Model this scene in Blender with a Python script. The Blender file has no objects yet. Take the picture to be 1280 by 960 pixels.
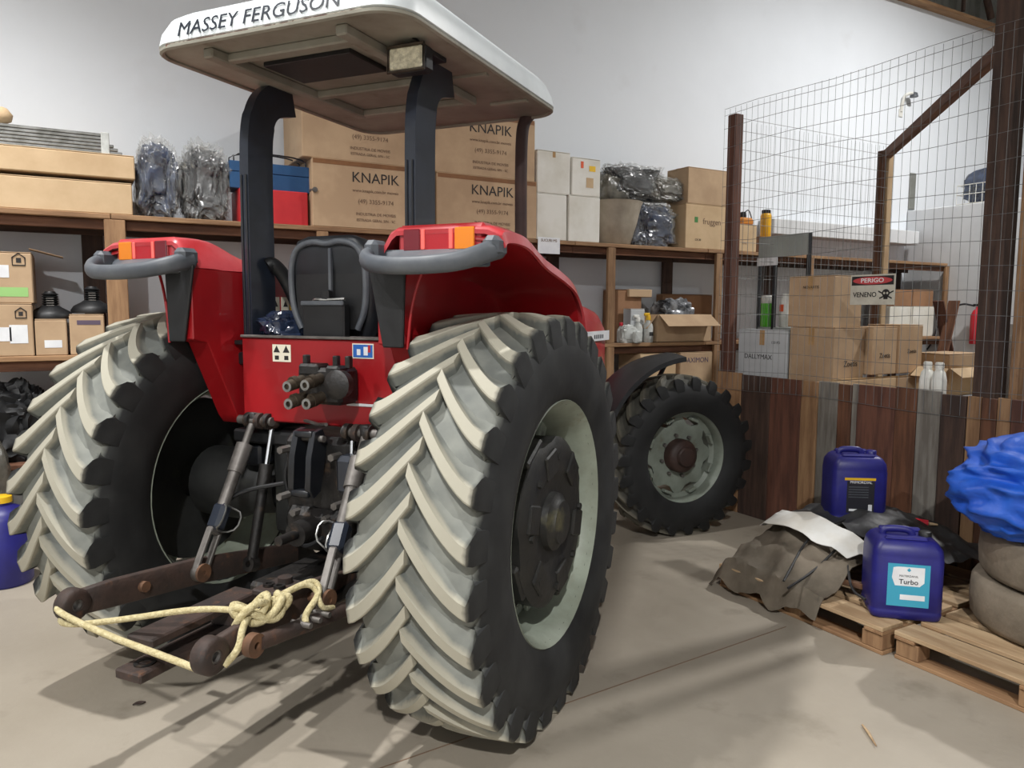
import bpy, bmesh, math, random
from mathutils import Vector, Matrix, Euler, noise
random.seed(7)
PI = math.pi
SC = bpy.context.scene
COL = SC.collection

# ------------------------------------------------------------------ camera
CP = Vector((-1.0040, -3.3330, 1.6440))
CY, CPI, CRO, CF = math.radians(-29.754), math.radians(5.51), math.radians(0.262), 950.06
fw = Vector((-math.sin(CY)*math.cos(CPI), math.cos(CY)*math.cos(CPI), -math.sin(CPI)))
rt0 = Vector((math.cos(CY), math.sin(CY), 0.0)); up0 = rt0.cross(fw)
rt = rt0*math.cos(CRO) + up0*math.sin(CRO); up = up0*math.cos(CRO) - rt0*math.sin(CRO)
cd = bpy.data.cameras.new('camera'); cam = bpy.data.objects.new('camera', cd); COL.objects.link(cam)
cd.sensor_width = 36.0; cd.lens = 36.0*CF/1280.0; cd.clip_start = 0.05; cd.clip_end = 100
cam.matrix_world = Matrix(((rt.x, up.x, -fw.x, CP.x), (rt.y, up.y, -fw.y, CP.y), (rt.z, up.z, -fw.z, CP.z), (0, 0, 0, 1)))
SC.camera = cam

# ------------------------------------------------------------------ light and exposure
wd = bpy.data.worlds.new('world'); SC.world = wd; wd.use_nodes = True
wd.node_tree.nodes['Background'].inputs[0].default_value = (0.75, 0.82, 0.9, 1)
wd.node_tree.nodes['Background'].inputs[1].default_value = 0.05
SC.view_settings.view_transform = 'Standard'; SC.view_settings.look = 'None'
SC.view_settings.exposure = 0.0; SC.view_settings.gamma = 1.0; SC.view_settings.use_curve_mapping = False
# two high-bay hall lamps plus two added fills (behind viewer, left): (x, y, z, watts, half angle of the reflector)
LAMPS = [(-1.9, 0.4, 7.2, 1550, 44), (-3.4, -7.5, 6.8, 2800, 80), (7.6, -0.9, 7.4, 1650, 78), (-5.0, -0.9, 6.8, 800, 78)]

def at(px, py, ax, v):
    d = fw + rt*((px-640)/CF) + up*((480-py)/CF)
    return CP + d*((v-CP[ax])/d[ax])

# ------------------------------------------------------------------ materials
def lin(c):
    return tuple((((x/255)/12.92) if x/255 <= .04045 else ((x/255+.055)/1.055)**2.4) for x in c) + (1,)
MATS = {}
def mat(name, c, c2=None, sc=5, rough=.6, metal=0.0, bump=0.0, bsc=50, stretch=(1, 1, 1), lo=.38, hi=.62, rnd=0.0,
        alpha=1.0, coat=0.0, emit=0.0, trans=0.0, detail=5, c3=None, sc3=20, lo3=.6, hi3=.7, spec=.5, rough2=None):
    if name in MATS: return MATS[name]
    m = bpy.data.materials.new(name); m.use_nodes = True
    nt = m.node_tree; N = nt.nodes; Lk = nt.links; b = N['Principled BSDF']
    b.inputs['Roughness'].default_value = rough; b.inputs['Metallic'].default_value = metal
    b.inputs['Alpha'].default_value = alpha; b.inputs['Coat Weight'].default_value = coat
    b.inputs['Transmission Weight'].default_value = trans; b.inputs['Specular IOR Level'].default_value = spec
    b.inputs['Base Color'].default_value = lin(c)
    tc = N.new('ShaderNodeTexCoord'); mp = N.new('ShaderNodeMapping'); mp.inputs['Scale'].default_value = stretch
    Lk.new(tc.outputs['Object'], mp.inputs['Vector'])
    src = mp.outputs['Vector']
    if rnd:
        oi = N.new('ShaderNodeObjectInfo'); ad = N.new('ShaderNodeVectorMath'); ad.operation = 'ADD'
        ml = N.new('ShaderNodeMath'); ml.operation = 'MULTIPLY'; ml.inputs[1].default_value = 37.0
        Lk.new(oi.outputs['Random'], ml.inputs[0]); Lk.new(src, ad.inputs[0]); Lk.new(ml.outputs[0], ad.inputs[1])
        src = ad.outputs[0]
    def nz(scale, det=detail):
        n = N.new('ShaderNodeTexNoise'); n.inputs['Scale'].default_value = scale; n.inputs['Detail'].default_value = det
        n.inputs['Roughness'].default_value = .6; Lk.new(src, n.inputs['Vector']); return n.outputs['Fac']
    def ramp(f, a, z, ca, cz):
        r = N.new('ShaderNodeValToRGB'); r.color_ramp.elements[0].position = a; r.color_ramp.elements[1].position = z
        r.color_ramp.elements[0].color = ca; r.color_ramp.elements[1].color = cz; Lk.new(f, r.inputs[0]); return r.outputs[0]
    def mix(f, a, bb):
        x = N.new('ShaderNodeMix'); x.data_type = 'RGBA'
        if isinstance(f, float): x.inputs[0].default_value = f
        else: Lk.new(f, x.inputs[0])
        Lk.new(a, x.inputs[6])
        if isinstance(bb, tuple): x.inputs[7].default_value = bb
        else: Lk.new(bb, x.inputs[7])
        return x.outputs[2]
    out = None
    if c2:
        out = ramp(nz(sc), lo, hi, lin(c), lin(c2))
        if c3: out = mix(ramp(nz(sc3), lo3, hi3, (0, 0, 0, 1), (1, 1, 1, 1)), out, lin(c3))
        if rnd:
            hs = N.new('ShaderNodeHueSaturation'); mr = N.new('ShaderNodeMapRange')
            mr.inputs['To Min'].default_value = 1-rnd; mr.inputs['To Max'].default_value = 1+rnd
            Lk.new(oi.outputs['Random'], mr.inputs[0]); Lk.new(mr.outputs[0], hs.inputs['Value']); Lk.new(out, hs.inputs['Color']); out = hs.outputs[0]
        Lk.new(out, b.inputs['Base Color'])
        if rough2 is not None:
            Lk.new(ramp(nz(sc*1.7), lo, hi, (rough,)*3+(1,), (rough2,)*3+(1,)), b.inputs['Roughness'])
    if bump:
        bp = N.new('ShaderNodeBump'); bp.inputs['Strength'].default_value = bump; bp.inputs['Distance'].default_value = .01
        Lk.new(nz(bsc, 4), bp.inputs['Height']); Lk.new(bp.outputs[0], b.inputs['Normal'])
    if emit:
        b.inputs['Emission Color'].default_value = lin(c); b.inputs['Emission Strength'].default_value = emit
    MATS[name] = m; return m

def tyre_mat(name, rmin, xmax, dust1, dust2, d1=(22, 23, 24), d2=(40, 41, 41), top=None, rtop=1.0):
    m = bpy.data.materials.new(name); m.use_nodes = True; nt = m.node_tree; N = nt.nodes; Lk = nt.links; b = N['Principled BSDF']
    b.inputs['Roughness'].default_value = .75
    tc = N.new('ShaderNodeTexCoord'); sp = N.new('ShaderNodeSeparateXYZ'); Lk.new(tc.outputs['Object'], sp.inputs[0])
    def ma(op, a, bb):
        x = N.new('ShaderNodeMath'); x.operation = op
        for i, v in enumerate((a, bb)):
            if v is None: continue
            if isinstance(v, (int, float)): x.inputs[i].default_value = v
            else: Lk.new(v, x.inputs[i])
        return x.outputs[0]
    r = ma('SQRT', ma('ADD', ma('MULTIPLY', sp.outputs[1], sp.outputs[1]), ma('MULTIPLY', sp.outputs[2], sp.outputs[2])), None)
    n = N.new('ShaderNodeTexNoise'); n.inputs['Scale'].default_value = 7; n.inputs['Detail'].default_value = 6; Lk.new(tc.outputs['Object'], n.inputs['Vector'])
    n2 = N.new('ShaderNodeTexNoise'); n2.inputs['Scale'].default_value = 28; n2.inputs['Detail'].default_value = 4; Lk.new(tc.outputs['Object'], n2.inputs['Vector'])
    def mrange(v, a, z, o0=0, o1=1):
        x = N.new('ShaderNodeMapRange'); x.inputs[1].default_value = a; x.inputs[2].default_value = z
        x.inputs[3].default_value = o0; x.inputs[4].default_value = o1; Lk.new(v, x.inputs[0]); return x.outputs[0]
    wob = ma('MULTIPLY', ma('SUBTRACT', n2.outputs[0], .5), .02)
    fr = mrange(ma('ADD', r, wob), rmin-.012, rmin+.012)
    fx = mrange(ma('ADD', ma('ABSOLUTE', sp.outputs[0], None), wob), xmax-.008, xmax+.012, 1, 0)
    fac = ma('MULTIPLY', fr, fx)
    def mixc(f, a, c):
        x = N.new('ShaderNodeMix'); x.data_type = 'RGBA'; Lk.new(f, x.inputs[0])
        for k, v in ((6, a), (7, c)):
            if isinstance(v, tuple): x.inputs[k].default_value = v
            else: Lk.new(v, x.inputs[k])
        return x.outputs[2]
    dust = mixc(mrange(n.outputs[0], .35, .65), lin(dust1), lin(dust2))
    if top: dust = mixc(mrange(ma('ADD', r, wob), rtop-.012, rtop+.004), dust, lin(top))
    dark = mixc(mrange(n.outputs[0], .4, .7), lin(d1), lin(d2))
    Lk.new(mixc(fac, dark, dust), b.inputs['Base Color'])
    bp = N.new('ShaderNodeBump'); bp.inputs['Strength'].default_value = .15; bp.inputs['Distance'].default_value = .005
    Lk.new(n2.outputs[0], bp.inputs['Height']); Lk.new(bp.outputs[0], b.inputs['Normal'])
    MATS[name] = m; return m

mat('concrete', (164, 155, 141), (147, 138, 124), sc=.9, rough=.62, bump=.12, bsc=30, c3=(122, 114, 100), sc3=2.6, lo3=.58, hi3=.8, lo=.3, hi=.7, rough2=.45)
mat('plaster', (228, 232, 237), (222, 226, 231), sc=.5, rough=.9, bump=.1, bsc=22, c3=(214, 216, 219), sc3=1.3, lo3=.62, hi3=.9)
mat('plaster2', (214, 216, 218), (200, 202, 204), sc=1.2, rough=.9, bump=.1)
mat('zinc', (140, 142, 138), (112, 112, 104), sc=1.5, rough=.6, metal=.2)
for k, a, b_ in (('wood_brown', (112, 74, 52), (84, 54, 38)), ('wood_dark', (82, 62, 52), (58, 44, 38)), ('wood_tan', (158, 124, 90), (128, 96, 68)),
                ('wood_grey', (142, 138, 130), (112, 106, 98)), ('wood_red', (108, 70, 55), (82, 52, 42)), ('wood_pale', (186, 160, 126), (158, 130, 98))):
    for ax, st in (('x', (.12, 1, 1)), ('y', (1, .12, 1)), ('z', (1, 1, .12))):
        mat(k+'_'+ax, a, b_, sc=22, rough=.78, bump=.25, bsc=40, stretch=st, rnd=.12)
mat('carton', (190, 162, 130), (174, 146, 116), sc=3, rough=.85, rnd=.06)
mat('carton_pale', (205, 178, 142), (190, 162, 126), sc=3, rough=.85, rnd=.05)
mat('carton_dark', (150, 112, 82), (132, 98, 70), sc=3, rough=.85, rnd=.06)
mat('carton_white', (226, 224, 216), (210, 206, 194), sc=3, rough=.75, rnd=.03)
mat('carton_grey', (190, 194, 196), (178, 182, 184), sc=3, rough=.75)
mat('tape', (186, 150, 104), (170, 136, 92), sc=9, rough=.35)
mat('tape_brown', (138, 96, 62), (124, 86, 56), sc=9, rough=.4)
mat('ink', (38, 36, 36), rough=.7); mat('ink_soft', (118, 96, 78), rough=.8); mat('ink_green', (70, 130, 70), rough=.7)
mat('ink_purple', (92, 78, 96), rough=.7); mat('ink_white', (230, 230, 230), rough=.6)
mat('paper', (232, 234, 236), (220, 222, 226), sc=8, rough=.7)
mat('paper_green', (150, 196, 120), rough=.7); mat('paper_yellow', (236, 190, 40), rough=.6); mat('paper_orange', (222, 92, 50), rough=.6)
mat('red_paint', (158, 16, 24), (146, 12, 20), sc=4, rough=.45, coat=.2, c3=(164, 38, 42), sc3=7, lo3=.62, hi3=.95)
mat('red_dust_lit', (190, 70, 76), (172, 36, 42), sc=4, rough=.4, coat=.3)  # dusty red, with the pink of strongly lit tops painted into the colour
mat('red_edge', (220, 74, 40), rough=.5)
mat('black_paint', (22, 24, 28), (30, 32, 37), sc=6, rough=.34, coat=.2)
mat('post_paint', (40, 46, 58), (30, 35, 44), sc=5, rough=.32, coat=.3)
mat('black_plastic', (18, 19, 21), (27, 28, 30), sc=9, rough=.5, bump=.05)
mat('grey_plastic', (74, 79, 86), (92, 96, 101), sc=7, rough=.5)
mat('vinyl', (19, 21, 25), (30, 33, 38), sc=8, rough=.45)
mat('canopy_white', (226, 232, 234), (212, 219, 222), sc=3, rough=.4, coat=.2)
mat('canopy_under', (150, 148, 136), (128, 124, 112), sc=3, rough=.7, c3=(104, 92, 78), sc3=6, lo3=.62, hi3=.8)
mat('rust', (64, 48, 41), (44, 36, 33), sc=9, rough=.7, bump=.3, c3=(98, 66, 46), sc3=14, lo3=.6, hi3=.75)
mat('rust_orange', (112, 78, 54), (82, 58, 42), sc=12, rough=.8)
mat('greasy', (32, 29, 27), (19, 18, 18), sc=10, rough=.5, bump=.4, bsc=30, c3=(78, 62, 48), sc3=9, lo3=.58, hi3=.72)
mat('iron', (36, 35, 32), (24, 24, 23), sc=8, rough=.55, bump=.3, bsc=25, c3=(86, 82, 56), sc3=6, lo3=.6, hi3=.74)
mat('steel', (160, 160, 158), (128, 128, 124), sc=12, rough=.35, metal=.8)
mat('steel_dull', (120, 116, 112), (92, 88, 84), sc=12, rough=.5, metal=.5)
mat('chrome', (225, 228, 232), rough=.12, metal=1)
mat('brass_dull', (88, 78, 66), (62, 54, 46), sc=12, rough=.45, metal=.5)
mat('housing_grey', (38, 39, 38), (24, 25, 25), sc=6, rough=.6, c3=(66, 68, 50), sc3=5, lo3=.6, hi3=.8)
mat('rim_paint', (150, 158, 144), (130, 136, 122), sc=5, rough=.5, c3=(120, 116, 96), sc3=9, lo3=.62, hi3=.8)
mat('front_rim', (132, 140, 130), (112, 118, 108), sc=6, rough=.5, c3=(98, 92, 72), sc3=8, lo3=.6, hi3=.75)
mat('hub_brown', (66, 46, 40), (50, 36, 32), sc=8, rough=.6, bump=.2)
mat('lens_amber', (230, 130, 20), rough=.15, coat=.5); mat('lens_red', (176, 18, 32), rough=.15, coat=.5)
mat('lens_dark', (110, 14, 30), rough=.15, coat=.5); mat('lens_bright', (255, 110, 100), rough=.1, coat=.6)
mat('lamp_glass', (232, 226, 200), (190, 184, 160), sc=50, rough=.12, coat=.6, bump=.6, bsc=60)
mat('sticker_white', (232, 226, 206), rough=.5); mat('sticker_blue', (36, 96, 176), rough=.5); mat('yellow', (226, 180, 30), rough=.5)
mat('rope', (212, 200, 158), (188, 174, 130), sc=60, rough=.9, bump=.8, bsc=160)
mat('exhaust', (70, 50, 46), (56, 40, 38), sc=8, rough=.7)
mat('wire', (120, 122, 122), rough=.5, metal=.4)
mat('film', (190, 190, 186), rough=.12, alpha=.17, bump=1.0, bsc=14, spec=1.0)
mat('navy_stuff', (26, 33, 52), (54, 68, 96), sc=7, rough=.2, bump=1.0, bsc=9, c3=(120, 126, 138), sc3=6, lo3=.64, hi3=.74, spec=.8)  # pale noise patches paint the plastic's crinkle highlights into the colour
mat('dark_stuff', (34, 37, 44), (70, 72, 76), sc=7, rough=.2, bump=1.0, bsc=9, c3=(140, 136, 126), sc3=5, lo3=.6, hi3=.7, spec=.8)  # pale patches again stand in for highlights on crinkled plastic
mat('grey_stuff', (120, 116, 106), (92, 90, 84), sc=8, rough=.25, bump=.9, bsc=10, c3=(176, 172, 160), sc3=6, lo3=.6, hi3=.7)
mat('blue_metal', (42, 84, 128), (36, 74, 116), sc=4, rough=.45); mat('red_box', (200, 46, 50), (186, 40, 46), sc=4, rough=.5)
mat('bowl', (178, 168, 152), (160, 150, 134), sc=6, rough=.55)
mat('jug_blue', (36, 36, 120), (30, 29, 100), sc=5, rough=.42, c3=(74, 72, 130), sc3=6, lo3=.62, hi3=.8)
mat('label_teal', (60, 160, 190), rough=.4); mat('label_black', (36, 36, 44), rough=.4)
mat('blue_tarp', (34, 92, 196), (26, 76, 176), sc=6, rough=.5, bump=.4, bsc=16)
mat('grey_tarp', (120, 110, 96), (92, 84, 72), sc=4, rough=.8, bump=.4, bsc=18, c3=(66, 60, 52), sc3=7, lo3=.6, hi3=.75)
mat('dark_tarp', (54, 54, 54), (36, 36, 38), sc=5, rough=.55, bump=.4, bsc=18, c3=(90, 90, 90), sc3=6, lo3=.6, hi3=.75)
mat('white_sheet', (214, 214, 210), (196, 192, 182), sc=4, rough=.5)
mat('old_rubber', (136, 124, 108), (112, 102, 88), sc=5, rough=.9, bump=.3)
mat('yellow_plastic', (226, 170, 24), (206, 150, 20), sc=5, rough=.4); mat('orange_plastic', (188, 120, 40), rough=.5)
mat('green_plastic', (100, 200, 60), rough=.4); mat('white_plastic', (226, 226, 220), (214, 212, 204), sc=6, rough=.45)
mat('clear_plastic', (205, 208, 205), (176, 178, 174), sc=12, rough=.25); mat('red_plastic', (200, 40, 56), rough=.4)
mat('glass_grey', (168, 174, 170), (156, 162, 158), sc=5, rough=.4, alpha=.85)
mat('lamp_emit', (255, 248, 236), emit=6.0); mat('hose', (40, 40, 44), rough=.6)
mat('sign_red', (196, 72, 76), rough=.6); mat('sign_white', (206, 204, 190), (190, 186, 172), sc=9, rough=.6)
tyre_mat('rear_rubber', .725, .217, (100, 103, 99), (128, 130, 123), top=(162, 158, 143), rtop=.812)
tyre_mat('front_rubber', .535, .155, (58, 58, 54), (84, 82, 74), (18, 19, 20), (30, 31, 32), top=(104, 100, 88), rtop=.585)

# ------------------------------------------------------------------ mesh helpers
def rot(rx=0, ry=0, rz=0): return Euler((rx, ry, rz)).to_matrix().to_4x4()
def tr(x, y, z): return Matrix.Translation((x, y, z))
AXX = rot(0, PI/2, 0)                       # lathe axis z -> x
class MB:
    def __init__(s): s.v = []; s.f = []; s.flat = False
    def add(s, vs, fs, M=None):
        o = len(s.v)
        for p in vs:
            p = Vector(p); s.v.append(M @ p if M else p)
        s.f += [tuple(o+i for i in f) for f in fs]; return s
    def box(s, c, d, M=None, ch=0.0):
        hx, hy, hz = d[0]/2, d[1]/2, d[2]/2; c = Vector(c); s.flat = True
        if not ch:
            vs = [c+Vector((x*hx, y*hy, z*hz)) for x in (-1, 1) for y in (-1, 1) for z in (-1, 1)]
            return s.add(vs, [(0, 1, 3, 2), (4, 6, 7, 5), (0, 4, 5, 1), (2, 3, 7, 6), (0, 2, 6, 4), (1, 5, 7, 3)], M)
        ch = min(ch, hx*.95, hy*.95, hz*.95); vs = []; ix = {}
        for x in (-1, 1):
            for y in (-1, 1):
                for z in (-1, 1):
                    for k in range(3):
                        p = [hx*x, hy*y, hz*z]; sg = (x, y, z)
                        for j in range(3):
                            if j != k: p[j] -= sg[j]*ch
                        ix[(x, y, z, k)] = len(vs); vs.append(c+Vector(p))
        fs = []
        for k in range(3):
            a, b = [j for j in range(3) if j != k]
            for sg in (-1, 1):
                q = []
                for (u, w) in ((-1, -1), (1, -1), (1, 1), (-1, 1)):
                    t = [0, 0, 0]; t[k] = sg; t[a] = u; t[b] = w; q.append(ix[(*t, k)])
                fs.append(tuple(q))
            for u in (-1, 1):
                for w in (-1, 1):
                    t0 = [0, 0, 0]; t1 = [0, 0, 0]; t0[k] = -1; t1[k] = 1
                    t0[a] = t1[a] = u; t0[b] = t1[b] = w
                    fs.append((ix[(*t0, a)], ix[(*t1, a)], ix[(*t1, b)], ix[(*t0, b)]))
        for x in (-1, 1):
            for y in (-1, 1):
                for z in (-1, 1): fs.append(tuple(ix[(x, y, z, k)] for k in range(3)))
        return s.add(vs, fs, M)
    def cyl(s, p0, p1, r0, r1=None, n=14, M=None):
        return s.tube([p0, p1], [r0, r0 if r1 is None else r1], n, M=M)
    def tube(s, pts, r, n=8, closed=False, M=None, flat=1.0):
        pts = [Vector(p) for p in pts]; m = len(pts)
        rs = r if isinstance(r, (list, tuple)) else [r]*m
        vs = []; T = []
        for i in range(m):
            a = pts[(i-1) % m] if (i > 0 or closed) else pts[i]; b = pts[(i+1) % m] if (i < m-1 or closed) else pts[i]
            t = (b-a); T.append(t.normalized() if t.length > 1e-9 else Vector((0, 0, 1)))
        up_ = Vector((0, 0, 1)) if abs(T[0].z) < .9 else Vector((0, 1, 0))
        nrm = (up_ - T[0]*up_.dot(T[0])).normalized()
        for i in range(m):
            nrm = (nrm - T[i]*nrm.dot(T[i])); nrm.normalize(); bi = T[i].cross(nrm)
            for k in range(n):
                a = 2*PI*k/n; vs.append(pts[i] + nrm*(math.cos(a)*rs[i]) + bi*(math.sin(a)*rs[i]*flat))
        fs = []
        for i in range(m if closed else m-1):
            j = (i+1) % m
            for k in range(n): fs.append((i*n+k, i*n+(k+1) % n, j*n+(k+1) % n, j*n+k))
        if not closed: fs += [tuple(range(n-1, -1, -1)), tuple((m-1)*n+k for k in range(n))]
        return s.add(vs, fs, M)
    def lathe(s, prof, n=32, M=None, closed=False):          # prof: (r, z); axis z
        vs = []; fs = []; m = len(prof)
        for r, z in prof:
            for k in range(n):
                a = 2*PI*k/n; vs.append((r*math.cos(a), r*math.sin(a), z))
        for i in range(m if closed else m-1):
            j = (i+1) % m
            for k in range(n): fs.append((i*n+k, i*n+(k+1) % n, j*n+(k+1) % n, j*n+k))
        if not closed: fs += [tuple(range(n-1, -1, -1)), tuple((m-1)*n+k for k in range(n))]
        return s.add(vs, fs, M)
    def prism(s, o, z0, z1, M=None):
        s.flat = True; n = len(o); vs = [(x, y, z0) for x, y in o]+[(x, y, z1) for x, y in o]
        fs = [tuple(range(n-1, -1, -1)), tuple(range(n, 2*n))]+[(i, (i+1) % n, n+(i+1) % n, n+i) for i in range(n)]
        return s.add(vs, fs, M)
    def loft(s, rings, closed=True, caps=True, M=None):
        n = len(rings[0]); vs = [p for r in rings for p in r]; fs = []
        for i in range(len(rings)-1):
            for k in range(n if closed else n-1): fs.append((i*n+k, i*n+(k+1) % n, (i+1)*n+(k+1) % n, (i+1)*n+k))
        if caps and closed: fs += [tuple(range(n-1, -1, -1)), tuple((len(rings)-1)*n+k for k in range(n))]
        return s.add(vs, fs, M)
    def grid(s, fn, nu, nv):
        vs = [fn(i/(nu-1), j/(nv-1)) for i in range(nu) for j in range(nv)]
        fs = [(i*nv+j, (i+1)*nv+j, (i+1)*nv+j+1, i*nv+j+1) for i in range(nu-1) for j in range(nv-1)]
        return s.add(vs, fs)
    def mesh(s, name, m, smooth=None, bev=0.0, solid=0.0):
        me = bpy.data.meshes.new(name); me.from_pydata([tuple(v) for v in s.v], [], s.f)
        if smooth is None: smooth = 32 if s.flat else 52
        bm = bmesh.new(); bm.from_mesh(me)
        bmesh.ops.recalc_face_normals(bm, faces=bm.faces)
        if solid:
            bmesh.ops.solidify(bm, geom=bm.faces[:], thickness=solid)
            bmesh.ops.recalc_face_normals(bm, faces=bm.faces)
        if bev:
            es = [e for e in bm.edges if len(e.link_faces) == 2 and e.calc_face_angle(0) > .6]
            bmesh.ops.bevel(bm, geom=es, offset=bev, segments=1, affect='EDGES', clamp_overlap=True)
        bm.to_mesh(me); bm.free()
        me.materials.append(MATS[m])
        if smooth:
            me.polygons.foreach_set('use_smooth', [True]*len(me.polygons)); me.set_sharp_from_angle(angle=math.radians(smooth))
        me.update(); return me
    def build(s, name, m, parent=None, smooth=None, bev=0.0, solid=0.0, M=None):
        return ob(name, s.mesh(name, m, smooth, bev, solid), parent, M)

def ob(name, me, parent=None, M=None):
    o = bpy.data.objects.new(name, me); COL.objects.link(o)
    if parent: o.parent = parent
    if M is not None: o.matrix_basis = M
    return o
def tag(o, label, cat, group=None, kind=None):
    o['label'] = label; o['category'] = cat
    if group: o['group'] = group
    if kind: o['kind'] = kind
    return o
def thing(name, label, cat, loc=(0, 0, 0), rz=0.0, group=None):
    o = bpy.data.objects.new(name, None); COL.objects.link(o); o.empty_display_size = .1
    o.location = loc; o.rotation_euler = (0, 0, rz); return tag(o, label, cat, group)
def struct(o): o['kind'] = 'structure'; return o
def txt(s, size, m, parent, M, name='lettering', ext=.0006, sx=1.0, shear=0.0, bold=0.0, align='CENTER'):
    c = bpy.data.curves.new('t', 'FONT'); c.body = s; c.size = size; c.extrude = ext; c.align_x = align; c.align_y = 'CENTER'; c.shear = shear
    c.offset = bold; c.resolution_u = 3
    t = bpy.data.objects.new('t', c); COL.objects.link(t)
    me = bpy.data.meshes.new_from_object(t); bpy.data.objects.remove(t); bpy.data.curves.remove(c)
    me.name = name; me.materials.clear(); me.materials.append(MATS[m]); me.transform(Matrix.Diagonal((sx, 1, 1, 1)))
    return ob(name, me, parent, M)
FRONT = rot(PI/2, 0, 0)                     # text facing -y
def chaikin(pts, n=2, closed=False):
    pts = [Vector(p) for p in pts]
    for _ in range(n):
        q = [] if closed else [pts[0]]
        for i in range(len(pts) if closed else len(pts)-1):
            a, b = pts[i], pts[(i+1) % len(pts)]; q += [a*.75+b*.25, a*.25+b*.75]
        if not closed: q.append(pts[-1])
        pts = q
    return pts
def rrect(w, h, r, n=4):
    o = []
    for cx, cy, a0 in ((w/2-r, h/2-r, 0), (-w/2+r, h/2-r, PI/2), (-w/2+r, -h/2+r, PI), (w/2-r, -h/2+r, 1.5*PI)):
        for k in range(n+1): a = a0+PI/2*k/n; o.append((cx+r*math.cos(a), cy+r*math.sin(a)))
    return o
# ------------------------------------------------------------------ the hall
YW = 3.20; YS = 2.55; ZT = 2.284; ZL = 1.333
KX = 5.883/5.433
def sx(x): return -1.004+(x+1.004)*KX
struct(MB().box((3, -3.9, -.1), (22, 14.4, .2)).build('floor', 'concrete'))
# floor joints: shallow saw cuts in the slab
struct(MB().box((3, YW+.1, 2.86), (22, .2, 5.72)).build('wall_back', 'plaster'))
struct(MB().box((-8.1, -3.9, 4.2), (.2, 14.4, 8.4)).build('wall_left', 'plaster2'))
struct(MB().box((14.1, -3.9, 4.2), (.2, 14.4, 8.4)).build('wall_right', 'plaster2'))
struct(MB().box((3, -11.2, 4.2), (22.4, .2, 8.4)).build('wall_front', 'plaster2'))
struct(MB().box((3, -3.9, 8.5), (22.4, 14.8, .2)).build('ceiling', 'zinc'))
g = MB()
def corr(u, v): x = 2+11*u; return (x, YW+.16+.018*math.sin(x*2*PI/.16), 5.4+3.0*v)
g.grid(corr, 900, 2); struct(g.build('wall_gable', 'zinc', smooth=60))
struct(MB().box((-3, YW+.14, 7.05), (10, .04, 2.7)).build('wall_gable_left', 'zinc'))
t1 = struct(MB().box((3, YW+.02, 5.74), (22, .30, .05), ch=.008).build('trim_1', 'wood_tan_x'))
o = MB().cyl((9.0, YW-.06, 5.85), (9.9, YW-.06, 7.1), .05, n=8).cyl((10.6, YW-.06, 5.85), (9.9, YW-.06, 7.1), .05, n=8).cyl((9.9, YW-.06, 5.82), (9.9, YW-.06, 7.1), .03, n=6).build('roof_truss', 'wood_dark_z')
tag(o, 'dark triangular roof truss against the corrugated sheet above the white wall', 'truss')
# partition wall of the store room at the right
struct(MB().box((9.06, .6, 1.515), (.2, 5.2, 3.03), ch=.01).build('wall_partition', 'plaster2'))
struct(MB().box((7.5, YW-.12, 2.64), (2.8, .24, .18), ch=.008).build('trim_2', 'plaster2'))

# ------------------------------------------------------------------ overhead lamps, all out of frame; second and fourth are added fill
for i, (x, y, z, wt, ha) in enumerate(LAMPS):
    t = thing('hall_and_fill_lamp', ['high-bay lamp hanging above the red tractor', 'added fill lamp in a high-bay shade behind the viewer', 'high-bay lamp hanging above the wire cage', 'added wall-washing lamp in a high-bay shade at the left side of the hall'][i], 'lamp', (x, y, z))
    MB().lathe([(.04, .42), (.10, .36), (.13, .2), (.30, .02), (.29, .015), (.12, .19), (.05, .2)], 24).build('shade', 'steel_dull', t)
    MB().lathe([(.02, .2), (.05, .17), (.075, .1), (.07, .05), (.03, .02)], 16).build('bulb', 'lamp_emit', t)
    MB().cyl((0, 0, .4), (0, 0, 8.4-z), .012, n=6).build('cable', 'black_plastic', t)
    ld = bpy.data.lights.new('lamp_light', 'SPOT'); ld.energy = wt; ld.shadow_soft_size = .1; ld.color = (1.0, .99, .975); ld.spot_size = math.radians(2*ha); ld.spot_blend = .7
    lo = bpy.data.objects.new('lamp_light', ld); COL.objects.link(lo); lo.parent = t; lo.location = (0, 0, -.09)

# ------------------------------------------------------------------ wooden shelving along the back wall
sh = thing('wooden_shelving', 'long rough timber shelving along the white back wall, loaded with boxes', 'shelf', (0, 0, 0))
XS0, XS1 = -3.4, sx(8.15)
segs = [XS0]+[sx(q) for q in (-.79, 1.3, 2.72, 4.25, 5.75)]+[XS1]
for z, dep, th in ((ZT, .62, .035), (ZL, .60, .035), (.62, .60, .035)):
    for i in range(len(segs)-1):
        for k in range(3):
            a, b = segs[i]+.002, segs[i+1]-.002; d = dep/3
            MB().box(((a+b)/2, YS+d*(k+.5), z-th/2+(0.0015 if k == 1 else 0)), (b-a, d-.006, th), ch=.004).build('shelf_board', 'wood_brown_x' if z < 1 else ('wood_tan_x' if k == 0 else 'wood_brown_x'), sh)
        MB().box(((segs[i]+segs[i+1])/2, YS+.06, z-th-.035), (segs[i+1]-segs[i]-.004, .03, .066), ch=.004).build('rail', 'wood_brown_x', sh)
        MB().box(((segs[i]+segs[i+1])/2, YS+.56, z-th-.035), (segs[i+1]-segs[i]-.004, .03, .066), ch=.004).build('rail', 'wood_dark_x', sh)
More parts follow.
